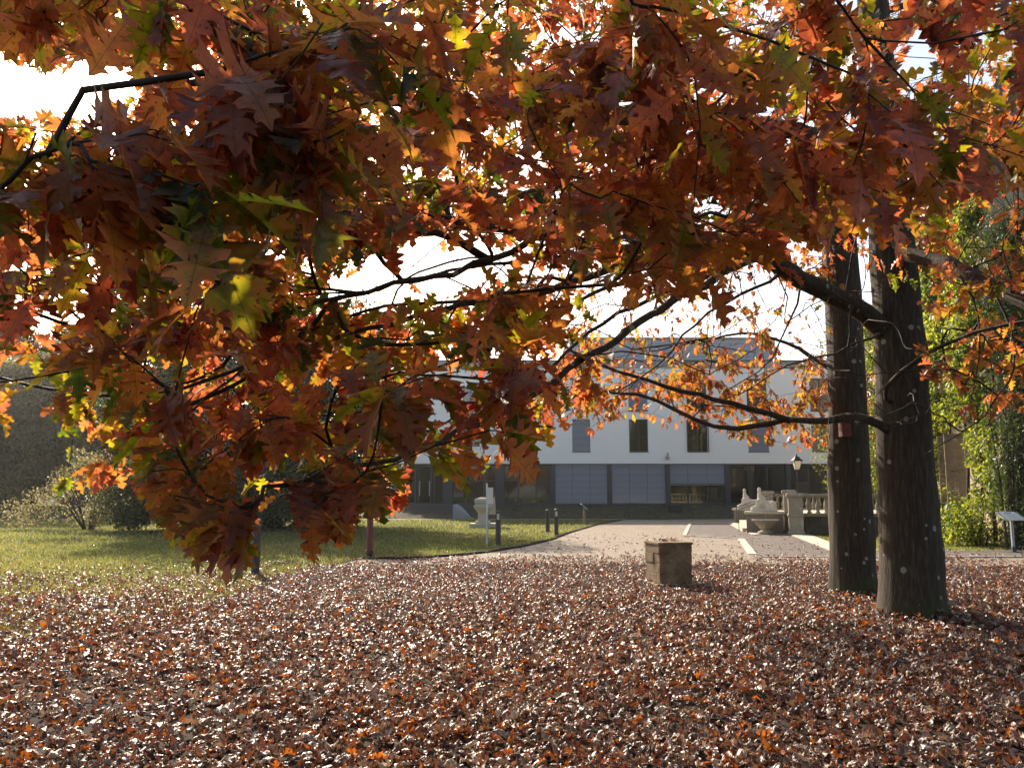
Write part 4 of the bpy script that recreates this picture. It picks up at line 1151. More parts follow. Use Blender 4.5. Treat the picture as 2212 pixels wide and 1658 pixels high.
for pts_, r_, e_ in (
    ([(1560, 528, 2.3), (1440, 580, 3.0), (1320, 620, 3.6), (1200, 670, 4.2), (1060, 745, 4.8), (930, 800, 5.4), (790, 880, 6.0)], .030, .006),
    ([(1480, 528, 2.7), (1300, 590, 3.4), (1100, 640, 4.3), (900, 655, 5.2), (720, 690, 5.9), (560, 765, 6.5), (440, 860, 7.0)], .028, .006),
    ([(1650, 555, 1.8), (1500, 610, 2.6), (1370, 660, 3.2), (1270, 720, 3.8), (1180, 800, 4.5), (1050, 865, 5.2), (930, 930, 5.8)], .032, .006),
    ([(1700, 585, 1.4), (1600, 640, 1.9), (1500, 700, 2.3), (1420, 790, 2.8), (1330, 850, 3.2)], .024, .005),
    ([(1270, 515, 3.5), (1130, 560, 4.2), (980, 585, 5.0), (820, 620, 5.7), (640, 640, 6.3)], .022, .005),
    ([(1740, 600, 1.1), (1720, 660, 1.3), (1690, 740, 1.5), (1640, 800, 1.6), (1560, 850, 1.7)], .018, .004),
    ([(2060, 565, 1.3), (2100, 640, 1.5), (2120, 720, 1.7), (2110, 820, 1.9), (2080, 900, 2.1)], .016, .004),
    ([(2140, 620, 2.0), (2180, 700, 2.2), (2190, 790, 2.4), (2160, 860, 2.6), (2080, 930, 2.8), (2000, 980, 2.9)], .016, .004),
    ([(1900, 720, .5), (1800, 760, .9), (1700, 790, 1.3), (1600, 850, 1.6), (1500, 880, 1.8)], .018, .004)):
    oak1.add_limb([W(a, b, y1-c) for a, b, c in pts_], r_, e_)

# --- farther oak
t2b = G(1845, 1286)
oak2 = Tree('oak_tree', (t2b.x, t2b.y+.12, 0), 'farther and left-hand of the two big oak trunks, carrying a small nest box')
y2 = oak2.base.y
def O2(px, py): return W(px, py, y2)
trunk(oak2, [O2(1846, 1296)-Vector((0, 0, .04)), O2(1843, 1240), O2(1838, 1121), O2(1832, 920), O2(1829, 811), O2(1818, 604), O2(1806, 430), O2(1790, 200), O2(1775, -100), O2(1760, -500)],
      [.355, .335, .325, .305, .30, .285, .26, .22, .15, .05], .22, 8)
oak2.add_limb([O2(1805, 440), W(1730, 415, y2-1.2), W(1650, 402, y2-2.2), W(1480, 405, y2-4.0), W(1240, 400, y2-5.4), W(1100, 432, y2-6.2), W(960, 412, y2-6.9), W(840, 405, y2-7.4), W(650, 370, y2-8.0), W(420, 340, y2-8.6)], .10, .02)
oak2.add_limb([O2(1828, 700), W(1790, 650, y2-.1), W(1700, 560, y2+.1), W(1600, 520, y2+.2), W(1480, 500, y2+.2), W(1350, 520, y2+.1)], .06, .015)
oak2.add_limb([O2(1815, 560), W(1760, 470, y2+.6), W(1640, 380, y2+1.1), W(1480, 330, y2+1.4), W(1300, 300, y2+1.5)], .07, .02)
oak2.add_limb([O2(1832, 850), W(1780, 790, y2+.5), W(1700, 740, y2+.8), W(1600, 720, y2+1.0), W(1500, 740, y2+1.2), W(1400, 760, y2+1.3)], .045, .012)
oak2.add_limb([O2(1790, 200), W(1850, 60, y2-.4), W(2000, 0, y2-1.2), W(2200, -30, y2-1.8)], .10, .03)
oak2.add_limb([O2(1785, 120), W(1700, 0, y2+.3), W(1500, -60, y2+.4), W(1300, -80, y2+.2)], .09, .03)

# --- oak behind the viewpoint whose branches reach over it
oak3 = Tree('oak_tree', (-3.6, -4.2, 0), 'large dark red and green oak leaves hanging close by across the top left')
trunk(oak3, [(-3.6, -4.2, -.1), (-3.55, -4.1, 2), (-3.5, -4.0, 4), (-3.4, -3.9, 7)], [.36, .33, .28, .15], .25, 5)
oak3.add_limb([(-3.5, -4.0, 3.2), (-3.0, -2.5, 3.9), (-2.2, -.5, 4.0), tuple(W(100, -260, 1.7)), tuple(W(260, -120, 2.2)), tuple(W(420, -60, 2.8))], .13, .015)
oak3.add_limb([(-3.5, -4.0, 3.4), (-2.0, -2.4, 4.2), (-.6, -.4, 4.1), tuple(W(1100, -420, 1.9)), tuple(W(1500, -200, 2.4)), tuple(W(1900, -120, 3.0)), tuple(W(2200, -80, 3.4))], .13, .015)
oak3.add_limb([(-2.2, -.5, 4.0), (-2.6, .8, 3.4), tuple(W(-260, 80, 1.8)), tuple(W(-200, 260, 2.1))], .04, .01)

GRN, MIX, ORG, RED, DRK = (.12, .10), (.33, .18), (.45, .12), (.62, .14), (.72, .12)
# large leaves close by
oak3.scatter([(-260, 200), (0, 215), (120, 235), (300, 220), (420, 260), (560, 330), (600, 470), (450, 480), (250, 470), (100, 430), (-260, 470)], 30, (1.6, 2.4), 0, .175, (.42, .20))
oak3.scatter([(480, 60), (600, 60), (650, -60), (930, -60), (950, 330), (780, 420), (600, 350), (450, 250)], 30, (1.7, 2.6), 0, .18, (.42, .20))
oak3.scatter([(-200, -120), (560, -120), (560, 60), (300, 80), (-200, 90)], 20, (2.0, 3.0), 0, .17, (.45, .2))
oak3.scatter([(950, -80), (1500, -80), (1500, 150), (1000, 200)], 12, (2.2, 3.2), 0, .17, (.48, .2))
oak3.scatter([(1250, 50), (1750, -60), (2400, -60), (2400, 330), (1800, 460), (1350, 420)], 44, (2.3, 3.4), 0, .17, (.52, .14))
oak3.grow(); oak3.leaves((5, 8))
# clusters low at the left, on the drooping twigs
oak1.scatter([(360, 1060), (520, 1040), (550, 1130), (470, 1190), (400, 1180)], 8, (2.5, 2.9), 0, .18, (.42, .18), exact=True)
oak1.scatter([(640, 980), (850, 980), (860, 1060), (740, 1130), (650, 1130)], 11, (2.6, 3.1), 0, .18, (.48, .18))
oak1.scatter([(700, 720), (1170, 740), (1180, 940), (1120, 990), (960, 960), (880, 870), (720, 850)], 17, (2.6, 3.4), 0, .18, (.52, .16))
oak1.scatter([(-100, 500), (600, 480), (700, 700), (640, 800), (300, 760), (-100, 700)], 22, (2.3, 3.4), 0, .175, (.50, .2))
oak1.scatter([(150, 860), (520, 760), (640, 800), (600, 980), (420, 1040), (200, 1010)], 14, (2.8, 3.6), 0, .16, (.45, .2))
oak1.scatter([(1700, -60), (2350, -60), (2350, 480), (1750, 480)], 40, (3.5, 6.5), 1, .165, (.45, .14))
oak1.scatter([(1250, 300), (1700, 350), (1750, 560), (1560, 600), (1420, 560), (1250, 460)], 22, (2.8, 4.2), 0, .18, (.50, .1))
oak1.scatter([(850, 150), (1400, 150), (1400, 420), (900, 460)], 18, (2.8, 4.2), 0, .17, (.50, .14))
UP = [(-250, -100), (2400, -100), (2400, 430), (1750, 500), (1500, 620), (1200, 700), (1180, 960), (1150, 1020), (900, 1030), (880, 1110), (620, 1170), (330, 1100), (250, 1010), (120, 1040), (-20, 960), (-250, 960)]
TOP = [(-250, -150), (2400, -150), (2400, 380), (1700, 470), (1100, 470), (700, 560), (-250, 640)]
oak1.scatter(UP, 110, (3.2, 5.0), 1, .16, (.46, .2))
oak1.scatter(UP, 220, (5.0, 8.0), 1, .155, (.42, .22))
oak1.scatter(TOP, 230, (3.4, 6.0), 1, .165, (.46, .2))
oak1.scatter([(-250, -120), (1100, -120), (1100, 640), (-250, 640)], 150, (3.6, 7.5), 1, .165, (.40, .2))
oak1.scatter(TOP, 260, (6.0, 9.0), 1, .16, (.40, .22))
oak1.scatter([(-250, 550), (1150, 600), (1150, 1000), (880, 1080), (400, 1080), (100, 1040), (-250, 940)], 130, (4.2, 7.0), 1, .155, (.43, .22))
oak1.scatter([(1060, 630), (1240, 700), (1330, 800), (1220, 940), (1120, 900)], 26, (5.5, 7.5), 1, .14, (.52, .15))
oak1.scatter([(1990, 280), (2450, 280), (2450, 920), (2100, 880), (2010, 800)], 250, (7.5, 12), 1, .14, (.43, .08))
oak1.scatter([(1120, 790), (1500, 800), (1700, 860), (1790, 900), (1790, 970), (1600, 955), (1480, 910), (1300, 930), (1190, 930)], 150, (12.0, 14.5), 2, .12, (.48, .09))
oak1.cloud((-5, 2.2, 4.0), (6, 8.5, 6.5), 50, 2, .17, (.45, .15))
oak1.scatter([(1060, 400), (1650, 430), (1600, 600), (1400, 600), (1100, 540)], 60, (4.0, 8.0), 1, .155, (.43, .18))
oak1.scatter([(600, 400), (1060, 400), (1060, 500), (950, 510), (850, 540), (760, 560), (640, 600)], 50, (4.0, 8.0), 1, .155, (.43, .18))
oak1.scatter([(520, 620), (700, 660), (900, 660), (1130, 600), (1180, 720), (700, 800), (520, 800)], 50, (4.0, 7.5), 1, .155, (.43, .2))
oak1.bare([(1650, 420), (2300, 420), (2300, 900), (1750, 960), (1700, 800)], 270, (6.5, 11))
oak1.bare([(650, 480), (1700, 480), (1650, 800), (1150, 900), (700, 700)], 200, (4.5, 9.5))
oak1.grow(); oak1.leaves((5, 9))
oak2.scatter([(1200, 300), (2300, 250), (2300, 560), (1850, 620), (1600, 600), (1350, 560)], 260, (9.0, 14.5), 2, .14, (.50, .14))
oak2.scatter([(-100, -100), (1100, -100), (1100, 500), (-100, 560)], 170, (7.5, 11), 2, .15, (.36, .16))
oak2.scatter([(1000, -80), (2350, -80), (2350, 380), (1000, 380)], 420, (8.5, 14.5), 2, .145, (.43, .16))
oak2.scatter([(1560, 620), (1790, 700), (1790, 960), (1620, 900), (1430, 840), (1480, 740)], 170, (12.5, 15), 2, .125, (.43, .07))
oak2.scatter([(1150, 700), (1480, 720), (1480, 860), (1200, 880)], 66, (12.0, 15), 2, .125, (.46, .09))
oak2.scatter([(1100, 540), (1790, 540), (1790, 760), (1400, 760), (1200, 700)], 190, (11.0, 15), 2, .12, (.46, .12))
oak2.cloud((1.0, 8, 7.0), (12, 15, 11), 110, 2, .16, (.45, .15))
oak2.bare([(1150, 480), (1790, 480), (1790, 820), (1200, 860)], 280, (10.5, 15))
oak2.grow(); oak2.leaves((5, 9))
for o_ in (oak1, oak2, oak3): o_.build_crown()

# nest box on the farther trunk
p = W(1822, 926, y2-.31); nb = empty('nest_box', (p.x, p.y, p.z)); tag(nb, 'small reddish wooden nest box fixed to the farther oak trunk', 'nest box')
MB().box(-.075, .075, -.13, 0.02, -.13, .09).build('box', M['wood_red'], nb, bevel=.004)
MB().add([(-.09, -.16, .10), (.09, -.16, .10), (.09, .03, .125), (-.09, .03, .125), (-.09, -.16, .115), (.09, -.16, .115), (.09, .03, .14), (-.09, .03, .14)],
         [(3, 2, 1, 0), (4, 5, 6, 7), (0, 1, 5, 4), (1, 2, 6, 5), (2, 3, 7, 6), (3, 0, 4, 7)]).build('lid', M['wood_red'], nb)
# ================================================================== BACKGROUND TREES AND SHRUBS
# small folded leaf for dense foliage: two triangles' worth of blade
SMALL = []
for k in range(6):
    f_ = _r.uniform(.1, .5)
    SMALL.append((np.array([(0, 0, 0), (.24, .45, f_*.24), (0, 1, -.12), (-.24, .45, f_*.24)]), np.zeros((0, 4), int), np.array([(0, 1, 2), (0, 2, 3)]), np.array([(0, 0, 0), (.2, .5, 0), (0, 1, 0), (-.2, .5, 0)])))
def foliage(name, clumps, per_m3, size, mat, parent, origin, flat=0.0, hue=(.5, .3), droop=0.3):
    """clumps: (centre, radii, weight); leaves near the surface of every clump"""
    PP, HH_ = [], []
    for c, r, w in clumps:
        n = int(per_m3*w*(r[0]*r[1]*r[2])**(2/3)*4)
        d = nrm(RNG.normal(0, 1, (n, 3))); rr = RNG.random((n, 1))**0.35
        rr = rr*(1+0.18*np.sin(d[:, 0:1]*7+c[0])*np.cos(d[:, 2:3]*6+c[1]))
        PP.append(np.array(c)+d*rr*np.array(r)); HH_.append(np.full(n, RNG.normal(hue[0], hue[1]*.6)))
    P = np.concatenate(PP); n = len(P); h = np.concatenate(HH_)
    ok = P[:, 2] > 0.05; P = P[ok]; h = h[ok]; n = len(P)
    y = nrm(RNG.normal(0, 1, (n, 3))+np.array([0, 0, -droop])); up = np.array([0, 0, 1.0])+RNG.normal(0, .6, (n, 3))
    z_ = nrm(up-y*np.sum(up*y, 1, keepdims=True)); x = np.cross(y, z_)
    col = np.stack([np.clip(h+RNG.normal(0, hue[1], n), 0, 1), RNG.random(n), RNG.random(n)], 1)
    return instantiate(name, SMALL, P, x, y, z_, RNG.uniform(.7, 1.3, n)*size, col, mat, parent, False, origin)
def clumps_in(c, r, n, rc, seed, low=-1.0):
    q = random.Random(seed); out = []
    while len(out) < n:
        v = Vector((q.gauss(0, 1), q.gauss(0, 1), q.gauss(0, 1))).normalized()*(q.random()**0.4)
        if v.z < low: continue
        s_ = rc*q.uniform(.6, 1.3)
        out.append(((c[0]+v.x*r[0], c[1]+v.y*r[1], c[2]+v.z*r[2]), (s_, s_, s_*.7), 1.0))
    return out
def bg_tree(x, y, h, w, lab, mat='dark_leaf', leaf=.22, n=38, dens=34, seed=1, conical=False, hue=(.5, .3), name='tree'):
    o = empty(name, (x, y, 0)); tag(o, lab, 'tree', 'background trees')
    q = random.Random(seed)
    MB().tube([(0, 0, -.1), (q.uniform(-.2, .2), 0, h*.35), (q.uniform(-.4, .4), 0, h*.8)], [w*.045+.08, w*.035+.05, .05], 9).build('trunk', M['bark'], o, smooth=True)
    for k in range(7):
        a = q.uniform(0, 6.28); z0 = h*q.uniform(.2, .6); L = w*q.uniform(.25, .42)
        MB().tube([(0, 0, z0), (math.cos(a)*L*.5, math.sin(a)*L*.5, z0+L*.45), (math.cos(a)*L, math.sin(a)*L, z0+L*.7)], [.10, .06, .02], 6).build('limb', M['bark'], o)
    if conical:
        cl = []
        for k in range(n):
            u = (k+.5)/n; z0 = h*(.06+.92*u); rr = w*.5*(1-u)**.8+.25
            a = q.uniform(0, 6.28); d = rr*q.uniform(.3, .85)
            cl.append(((x+math.cos(a)*d, y+math.sin(a)*d, z0), (rr*.6+.3, rr*.6+.3, .55+rr*.18), 1))
            cl.append(((x-math.cos(a)*d, y-math.sin(a)*d*q.uniform(.5, 1), z0), (rr*.6+.3, rr*.6+.3, .55+rr*.18), 1))
    else:
        cl = clumps_in((x, y, h*.56), (w*.5, w*.45, h*.40), n, w*.16, seed)
    foliage('crown', cl, dens, leaf, mat, o, (x, y, 0), hue=hue)
    return o
def PX(px, Y): return W(px, 1066, Y).x
bg_tree(PX(420, 39), 39, 12.0, 9.5, 'tall dark tree behind the lawn, left of the building, with a broad ragged crown', seed=11, n=90, dens=70)
bg_tree(PX(590, 40.5), 40.5, 13.0, 8.0, 'tallest dark tree left of the building, narrow and upright', seed=12, n=60, dens=60, conical=True)
bg_tree(PX(745, 42), 42, 12.5, 8.0, 'dark tree with thin top standing next to the left end of the building', seed=13, n=80, dens=60)
bg_tree(PX(230, 66), 66, 15.5, 12.0, 'dark rounded tree behind the pale shrub at the left', leaf=.42, seed=14, n=60, dens=60)
bg_tree(PX(60, 62), 62, 12.5, 10.0, 'hazy greyish tree at the far left edge of the lawn', mat='pale_leaf', leaf=.42, seed=15, n=60, dens=60, hue=(.2, .2))
bg_tree(PX(-60, 75), 75, 18.0, 14.0, 'dim tall tree at the left margin, faded by mist', leaf=.42, seed=16, n=60, dens=50)
bg_tree(PX(150, 80), 80, 19.0, 13.0, 'dim wide tree farthest back behind the lawn, faded by mist', leaf=.42, seed=17, n=60, dens=50)
bg_tree(PX(850, 72), 72, 13.5, 7.0, 'dark tree rising behind the left corner of the white building', seed=18, n=50, dens=60)
bg_tree(PX(1215, 96), 96, 20.5, 9.0, 'pale green treetop showing above the roof left of the rooftop storey', mat='climber_leaf', seed=19, n=30, leaf=.3, dens=22)
bg_tree(PX(1880, 84), 84, 22.0, 12.0, 'green treetop beyond the right end of the building between the oak trunks', mat='climber_leaf', seed=20, n=30, leaf=.3, dens=22)
# green shrub beside the building's right end, half behind the farther trunk
def shrub(name, x, y, clumps, lab, mat, leaf, dens, hue=(.5, .3), stems=9, cat='shrub', sp=1.0, hgt=1.6):
    o = empty(name, (x, y, 0)); tag(o, lab, cat)
    q = random.Random(int(x*7)); m = MB()
    for k in range(stems):
        a = q.uniform(0, 6.28); L = sp*q.uniform(.5, 1.1)
        m.tube([(math.cos(a)*.15, math.sin(a)*.15, -.05), (math.cos(a)*L*.5, math.sin(a)*L*.35, hgt*.55), (math.cos(a)*L*1.1, math.sin(a)*L*.7, hgt*q.uniform(.8, 1.3))], [.035, .025, .01], 5)
    m.build('stems', M['bark'], o)
    foliage('foliage', clumps, dens, leaf, mat, o, (x, y, 0), hue=hue)
    return o
x_, y_ = PX(195, 38), 38
cl = [((x_+dx*1.0, y_+random.uniform(-.9, .9), z0), (.75, .75, .55), 1) for dx, z0 in
      [(-3.0, .5), (-2.8, .9), (-2.4, 1.4), (-2.0, .6), (-1.8, 1.9), (-1.4, 1.2), (-1.1, 2.4), (-.8, .6), (-.5, 1.8), (-.2, 2.8), (.1, 1.1), (.5, 2.2), (.8, .6), (1.1, 1.7), (1.4, 2.6), (1.8, 1.0), (2.1, 1.9), (2.6, .7), (2.9, 1.5), (3.3, .6), (-.6, 3.2), (.9, 3.1)]]
shrub('spreading_shrub', x_, y_, cl, 'wide spreading shrub with small pale yellow-green leaves at the left of the lawn', 'pale_leaf', .11, 170, (.85, .25), 16, sp=2.6, hgt=2.0)
x_, y_ = PX(440, 36.5), 36.5
cl = [((x_+random.uniform(-4.2, 4.2), y_+random.uniform(-1, 1), random.uniform(.4, 2.6)), (.85, .8, .6), 1) for _ in range(60)]
shrub('undergrowth_shrub', x_, y_, cl, 'dark twiggy undergrowth to the right of the pale spreading shrub', 'dark_leaf', .13, 220, (.6, .3), 14, sp=3.2, hgt=1.9)
x_, y_ = PX(1840, 46), 46
cl = [((x_+random.uniform(-1.5, 1.2), y_+random.uniform(-1, 1), random.uniform(.6, 5.2)), (.85, .8, .7), 1) for _ in range(26)]
shrub('green_shrub', x_, y_, cl, 'tall fresh green shrub peeping out left of the farther oak trunk', 'climber_leaf', .16, 30, (.5, .3), 8, sp=.9, hgt=3.2)

# climber over the old house
def climber():
    o = empty('climbing_plant', H(4.0, .4)); tag(o, 'dense bright green climber covering the old house wall around its shutters', 'climber')
    q = random.Random(9); cl = []
    n = 0
    while n < 1150:
        t_ = q.uniform(2.0, 27); z0 = q.uniform(.15, 11.8)
        if t_ > 12 and q.random() < .45: continue
        th = 0.55+0.55*math.sin(t_*1.3+z0*.7)*.5+.25
        out_ = q.uniform(.15, th)
        if z0 < 4.3 and t_ < 6.6: out_ += q.uniform(0, 1.0)
        # leave the shutters of the near window free
        if 5.75 < t_ < 8.2 and 1.0 < z0 < 4.4: continue
        if t_ > 26 and z0 < 5: continue
        s_ = q.uniform(.22, .55)
        if 1.1 < z0 < 4.3 and t_ < 5.8: out_ = min(out_, .12+.05*max(0, 5-t_)); s_ = min(s_, .26)
        c = H(t_, out_, z0)
        cl.append((tuple(c), (s_, s_, s_*.8), 1.0)); n += 1
    m = MB()
    for k in range(9):
        t_ = 2.6+k*1.9; a = H(t_, .25, -.05)-o.location; 
        pts = [a, H(t_+q.uniform(-.6, .6), .15, 2.5)-o.location, H(t_+q.uniform(-1, 1), .12, 6)-o.location, H(t_+q.uniform(-1.5, 1.5), .12, 9.5)-o.location]
        m.tube(pts, [.07, .05, .035, .015], 7)
    m.build('stems', M['bark'], o)
    foliage('foliage', cl, 150, .17, 'climber_leaf', o, tuple(o.location), hue=(.45, .33), droop=.8)
climber()
# low evergreen at the right margin in front of the wall
x_, y_ = 14.35, 24.1
cl = [((x_+random.uniform(-.1, 1.6), y_+random.uniform(-.4, .4), random.uniform(.3, 10)), (.65, .65, .6), 1) for _ in range(190)]
shrub('evergreen_shrub', x_, y_, cl, 'dark tall evergreen shrub at the right edge behind the info board', 'dark_leaf', .13, 60, (.3, .2), 8, sp=.9, hgt=4)
# foliage at the climber's foot
x_, y_ = PX(2110, 25.5), 25.6
cl = [((x_+random.uniform(-1.0, 1.9), y_+random.uniform(-.5, 1.2), random.uniform(.1, 1.5)), (.45, .4, .35), 1) for _ in range(34)]
shrub('fern_like_shrub', x_, y_, cl, 'low arching green shrub at the foot of the climber beside the info board', 'climber_leaf', .13, 90, (.45, .3), 8, sp=.8, hgt=.8)

# orange tree beyond the old oaks on the right, and one behind the terrace
bg_tree(PX(1875, 52), 50, 10.5, 5.0, 'golden orange tree glimpsed between the two oak trunks', mat='oak_leaf', leaf=.2, seed=31, n=30, dens=40, hue=(.42, .08))

# dark woodland behind the viewpoint: what the windows mirror
fw_ = foliage('far_woodland', [((x, 104+random.uniform(-3, 3), random.uniform(.5, 8)), (4.5, 3, 3.2), 1.0) for x in np.linspace(-95, -20, 60)], 60, .55, 'dark_leaf', None, (0, 0, 0), hue=(.4, .3)); tag(fw_, kind='stuff', label='distant dark woodland edge beyond the lawn')
gc_ = foliage('ground_cover', [((x+random.uniform(-.5, .5), y, (FZ-.12)*min(1, (y-54)/7.4*1.25)**.8), (.6, .5, .16), 1.0) for x in np.linspace(-14, 24, 52) for y in (54.6, 55.8, 57.2, 59, 60.6) if not (sxa-.4 < x < sxb+1.6)], 34, .13, 'dark_leaf', None, (0, 0, 0), hue=(.5, .4)); tag(gc_, kind='stuff', label='scrubby ground cover on the bank before the building')
wd = [((x, -42+random.uniform(-3, 3), random.uniform(1, 12)), (4.5, 3, 3.5), 1.0) for x in np.linspace(-70, 90, 60)]
wo_ = foliage('woodland', wd, 7, 1.0, 'dark_leaf', None, (0, 0, 0), hue=(.1, .1)); tag(wo_, kind='stuff', label='dark woodland edge behind the viewpoint')

# ================================================================== GRASS
def grass(name, n, region, size, lab, edge=None):
    x, y = region(n); ok = np.ones(len(x), bool)
    if edge is not None: ok = edge(x, y)
    x, y = x[ok], y[ok]; n = len(x)
    P = np.stack([x, y, np.zeros(n)], 1)
    a = RNG.uniform(0, 2*math.pi, n); h = RNG.uniform(.5, 1.2, n)*size(y)
    w = h*.11+.0012*y*.25
    lean = RNG.normal(0, .35, (n, 2))
    b1 = P+np.stack([np.cos(a)*w, np.sin(a)*w, np.zeros(n)], 1); b2 = P-np.stack([np.cos(a)*w, np.sin(a)*w, np.zeros(n)], 1)
    tp = P+np.stack([lean[:, 0]*h, lean[:, 1]*h, h], 1)
    V = np.stack([b1, b2, tp], 1).reshape(-1, 3); T = np.arange(3*n).reshape(-1, 3)
    c = np.stack([np.clip(RNG.normal(.45, .3, n)+.25*np.sin(x*.7)*np.cos(y*.5), 0, 1), RNG.random(n), RNG.random(n), np.ones(n)], 1)
    me = np_mesh(name, V, None, T, False, {'lp': ('FLOAT_VECTOR', np.zeros_like(V)), 'lc': ('FLOAT_COLOR', np.repeat(c, 3, 0))})
    o = link_mesh(name, me, M['grass_blade']); tag(o, kind='stuff', label=lab); return o
LE = [tuple(p[:2]) for p in lawn_edge]
lawn_poly = [(-60, 54)]+[(LE[0][0], 52)]+LE+[(-4.2, 19.3), (-4.6, 17.0), (-4.4, 14), (-4.4, 11.0), (-7, 7.0), (-60, 7.0)]
def reg(n):
    u = RNG.random(n); y = 1/(1/8.0+(1/54-1/8.0)*u)
    x = RNG.uniform(-.68, .16, n)*y
    return x, y
grass('grass', 330000, reg, lambda y: .045+.0009*y, 'short lawn grass on the left', lambda x, y: inpoly(x, y, lawn_poly))
tp_ = [tuple(G(1742, 1152.5)[:2]), tuple(G(1842, 1189)[:2]), (30, yb1+.1), (30, 33), tuple(b_[:2]), (11.3, 33)]
def reg2(n): return RNG.uniform(9, 19, n), RNG.uniform(yb1+.1, 33, n)
grass('grass', 60000, reg2, lambda y: np.full(len(y), .07), 'grass strip below the terrace wall', lambda x, y: inpoly(x, y, tp_) & (((x-HO.x)*hn.x+(y-HO.y)*hn.y) > .1))
ground_sheet('grass_strip_soil', [tuple(p[:2]) for p in (Vector((*tp_[0], 0)), Vector((*tp_[1], 0)))]+[(19, yb1+.05), (19, 33), (11.3, 33)], 0.006, M['lawn'])
def reg3(n): return RNG.uniform(-24, 20, n), RNG.uniform(54, 61, n)
x, y = reg3(30000); 

# ================================================================== FALLEN LEAVES
MOUNDS = [(oak1.base.x+.15, oak1.base.y-.15, .07, .6), (oak1.base.x+.85, oak1.base.y-.25, .10, .5), (oak2.base.x, oak2.base.y-.1, .05, .6), (oak2.base.x+.6, oak2.base.y-.2, .06, .6)]
def mound(x, y):
    return sum(h*np.exp(-((x-a)**2+(y-b)**2)/(w*w)) for a, b, h, w in MOUNDS)+.03*np.clip(np.sin(x*.9+1)*np.sin(y*1.1), 0, 1)*(y < 17)
for k_, (a_m, b_m, h_m, w_m) in enumerate(MOUNDS[::2]):
    gx, gy = np.meshgrid(np.linspace(-2.2, 2.2, 45)+a_m+.2, np.linspace(-2, 2, 41)+b_m-.1)
    gz = mound(gx, gy)-.012
    Vm = np.stack([gx, gy, gz], -1).reshape(-1, 3); ii = np.arange(40)[:, None]*45+np.arange(44)[None]
    mm = link_mesh('soil_mound', np_mesh('soil_mound', Vm, np.stack([ii, ii+1, ii+46, ii+45], -1).reshape(-1, 4), None, True), M['soil']); tag(mm, kind='structure')
def litter(name, n, region, dens_fn, lab, size=(.10, .17), lod=2, lift=.05, hue=None):
    x, y = region(n); keep = RNG.random(len(x)) < dens_fn(x, y); x, y = x[keep], y[keep]; n = len(x)
    pos = np.stack([x, y, RNG.random(n)**1.5*lift+.012+mound(x, y)], 1)
    a = RNG.uniform(0, 2*math.pi, n)
    up = nrm(np.array([0, 0, 1.0])+RNG.normal(0, .42, (n, 3))); flip = RNG.random(n) < .45
    yv = np.stack([np.cos(a), np.sin(a), np.zeros(n)], 1); yv = nrm(yv-up*np.sum(yv*up, 1, keepdims=True))
    up = np.where(flip[:, None], -up, up); xv = np.cross(yv, up)
    h = RNG.choice([.05, .25, .45, .62, .8, 1.0], n, p=[.17, .2, .23, .18, .13, .09])+RNG.normal(0, .05, n)
    col = np.stack([np.clip(h, 0, 1), RNG.random(n), RNG.random(n)], 1)
    o = instantiate(name, DRY[lod], pos, xv, yv, up, size[0]*.8+(size[1]*1.15-size[0]*.8)*RNG.beta(1.6, 2.6, n), col, 'litter', None, True)
    tag(o, kind='stuff', label=lab); return o
edgey = lambda x: np.interp(x, [-20, -14, -9, -6, -3, 0, 6, 12, 25], [10.0, 13.2, 15.8, 18.2, 19.6, 20.4, 19.8, 19.3, 18.8])
def near_reg(lo, hi):
    def f(n):
        y = RNG.uniform(lo, hi, n)**1.0; x = RNG.uniform(-.72, .72, n)*(y+.6); return x, y
    return f
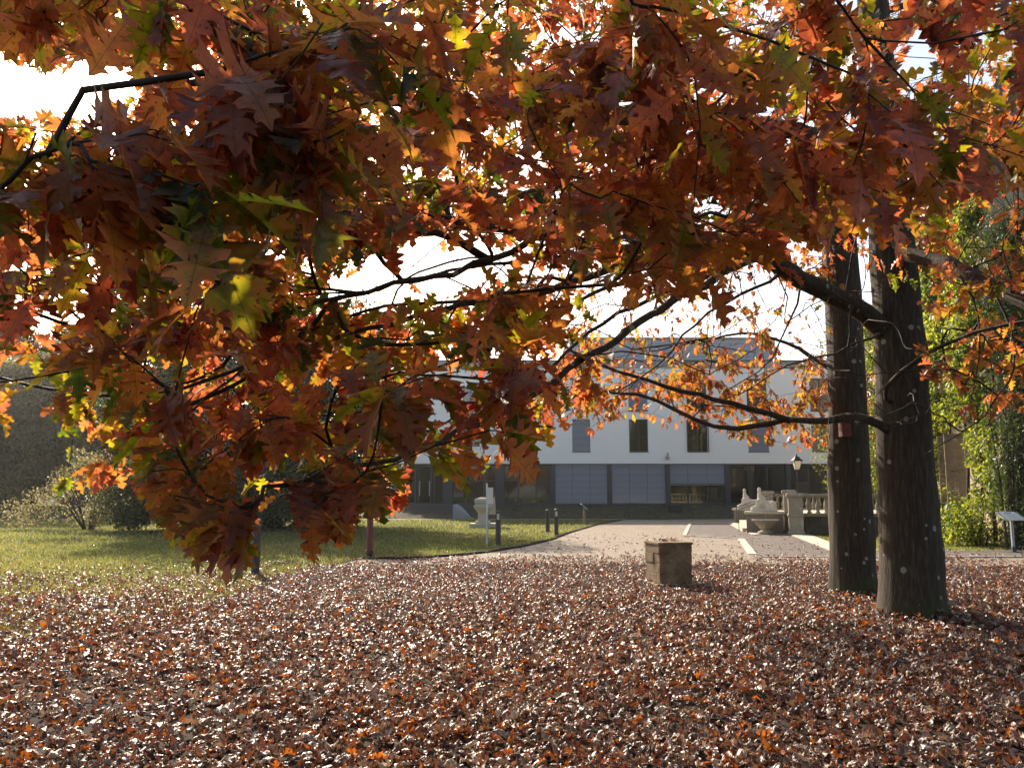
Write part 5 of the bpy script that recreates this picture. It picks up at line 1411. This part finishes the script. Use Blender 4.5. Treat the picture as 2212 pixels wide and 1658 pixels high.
def d_main(x, y):
    e_ = edgey(x)+.5*np.sin(x*1.9)+.3*np.sin(x*4.7+1); d = 1/(1+np.exp((y-e_)*np.where(x < -3, .8, 1.0))); 
    patch = np.clip(.72+.35*np.sin(x*1.1+2+np.sin(y))*np.sin(y*1.4+x*.3), .5, 1)
    return np.clip(d*patch+.0, 0, 1)
litter('fallen_leaves', 21000, near_reg(3.2, 7.5), d_main, 'thick carpet of curled brown fallen oak leaves in the foreground', (.06, .16), 0, .10)
litter('fallen_leaves', 34000, near_reg(7.5, 12.5), d_main, 'carpet of fallen oak leaves around the oak trunks', (.065, .155), 1, .09)
litter('fallen_leaves', 60000, near_reg(12.5, 22), d_main, 'fallen oak leaves thinning out towards lawn and drive', (.07, .14), 2, .05)
litter('fallen_leaves', 14000, lambda n: (RNG.uniform(-.66, .66, n)*28, RNG.uniform(14, 34, n)), lambda x, y: .75*np.exp(-(y-14)/9.0), 'scattered single leaves on lawn, gravel and paving', (.09, .15), 2, .02)
# loose leaves lying on the masonry plinth
px_ = RNG.normal(0, .13, 26)+p.x*0+cpo.parent.location.x; py_ = RNG.normal(0, .13, 26)+cpo.parent.location.y
_n = 26; up_ = nrm(np.array([0, 0, 1.0])+RNG.normal(0, .3, (_n, 3))); yv_ = nrm(np.cross(up_, RNG.normal(0, 1, (_n, 3))))
o_ = instantiate('fallen_leaves', DRY[1], np.stack([px_, py_, np.full(_n, .775)], 1), np.cross(yv_, up_), yv_, up_, RNG.uniform(.07, .12, _n), np.stack([RNG.random(_n), RNG.random(_n), RNG.random(_n)], 1), 'litter')
tag(o_, kind='stuff', label='dry leaves lying on top of the masonry plinth')
# ================================================================== HAZE
t = NT('thin_haze'); pv_ = t.n('ShaderNodeVolumePrincipled')
pv_.inputs['Color'].default_value = (0.95, 0.96, 1.0, 1); pv_.inputs['Density'].default_value = 0.00027
pv_.inputs['Anisotropy'].default_value = 0.72
t.l(pv_.outputs[0], t.out.inputs['Volume'])
hz = MB().box(-70, 60, -60, 125, -1.0, 30).build('haze', t.m); tag(hz, kind='stuff', label='thin bright morning haze')
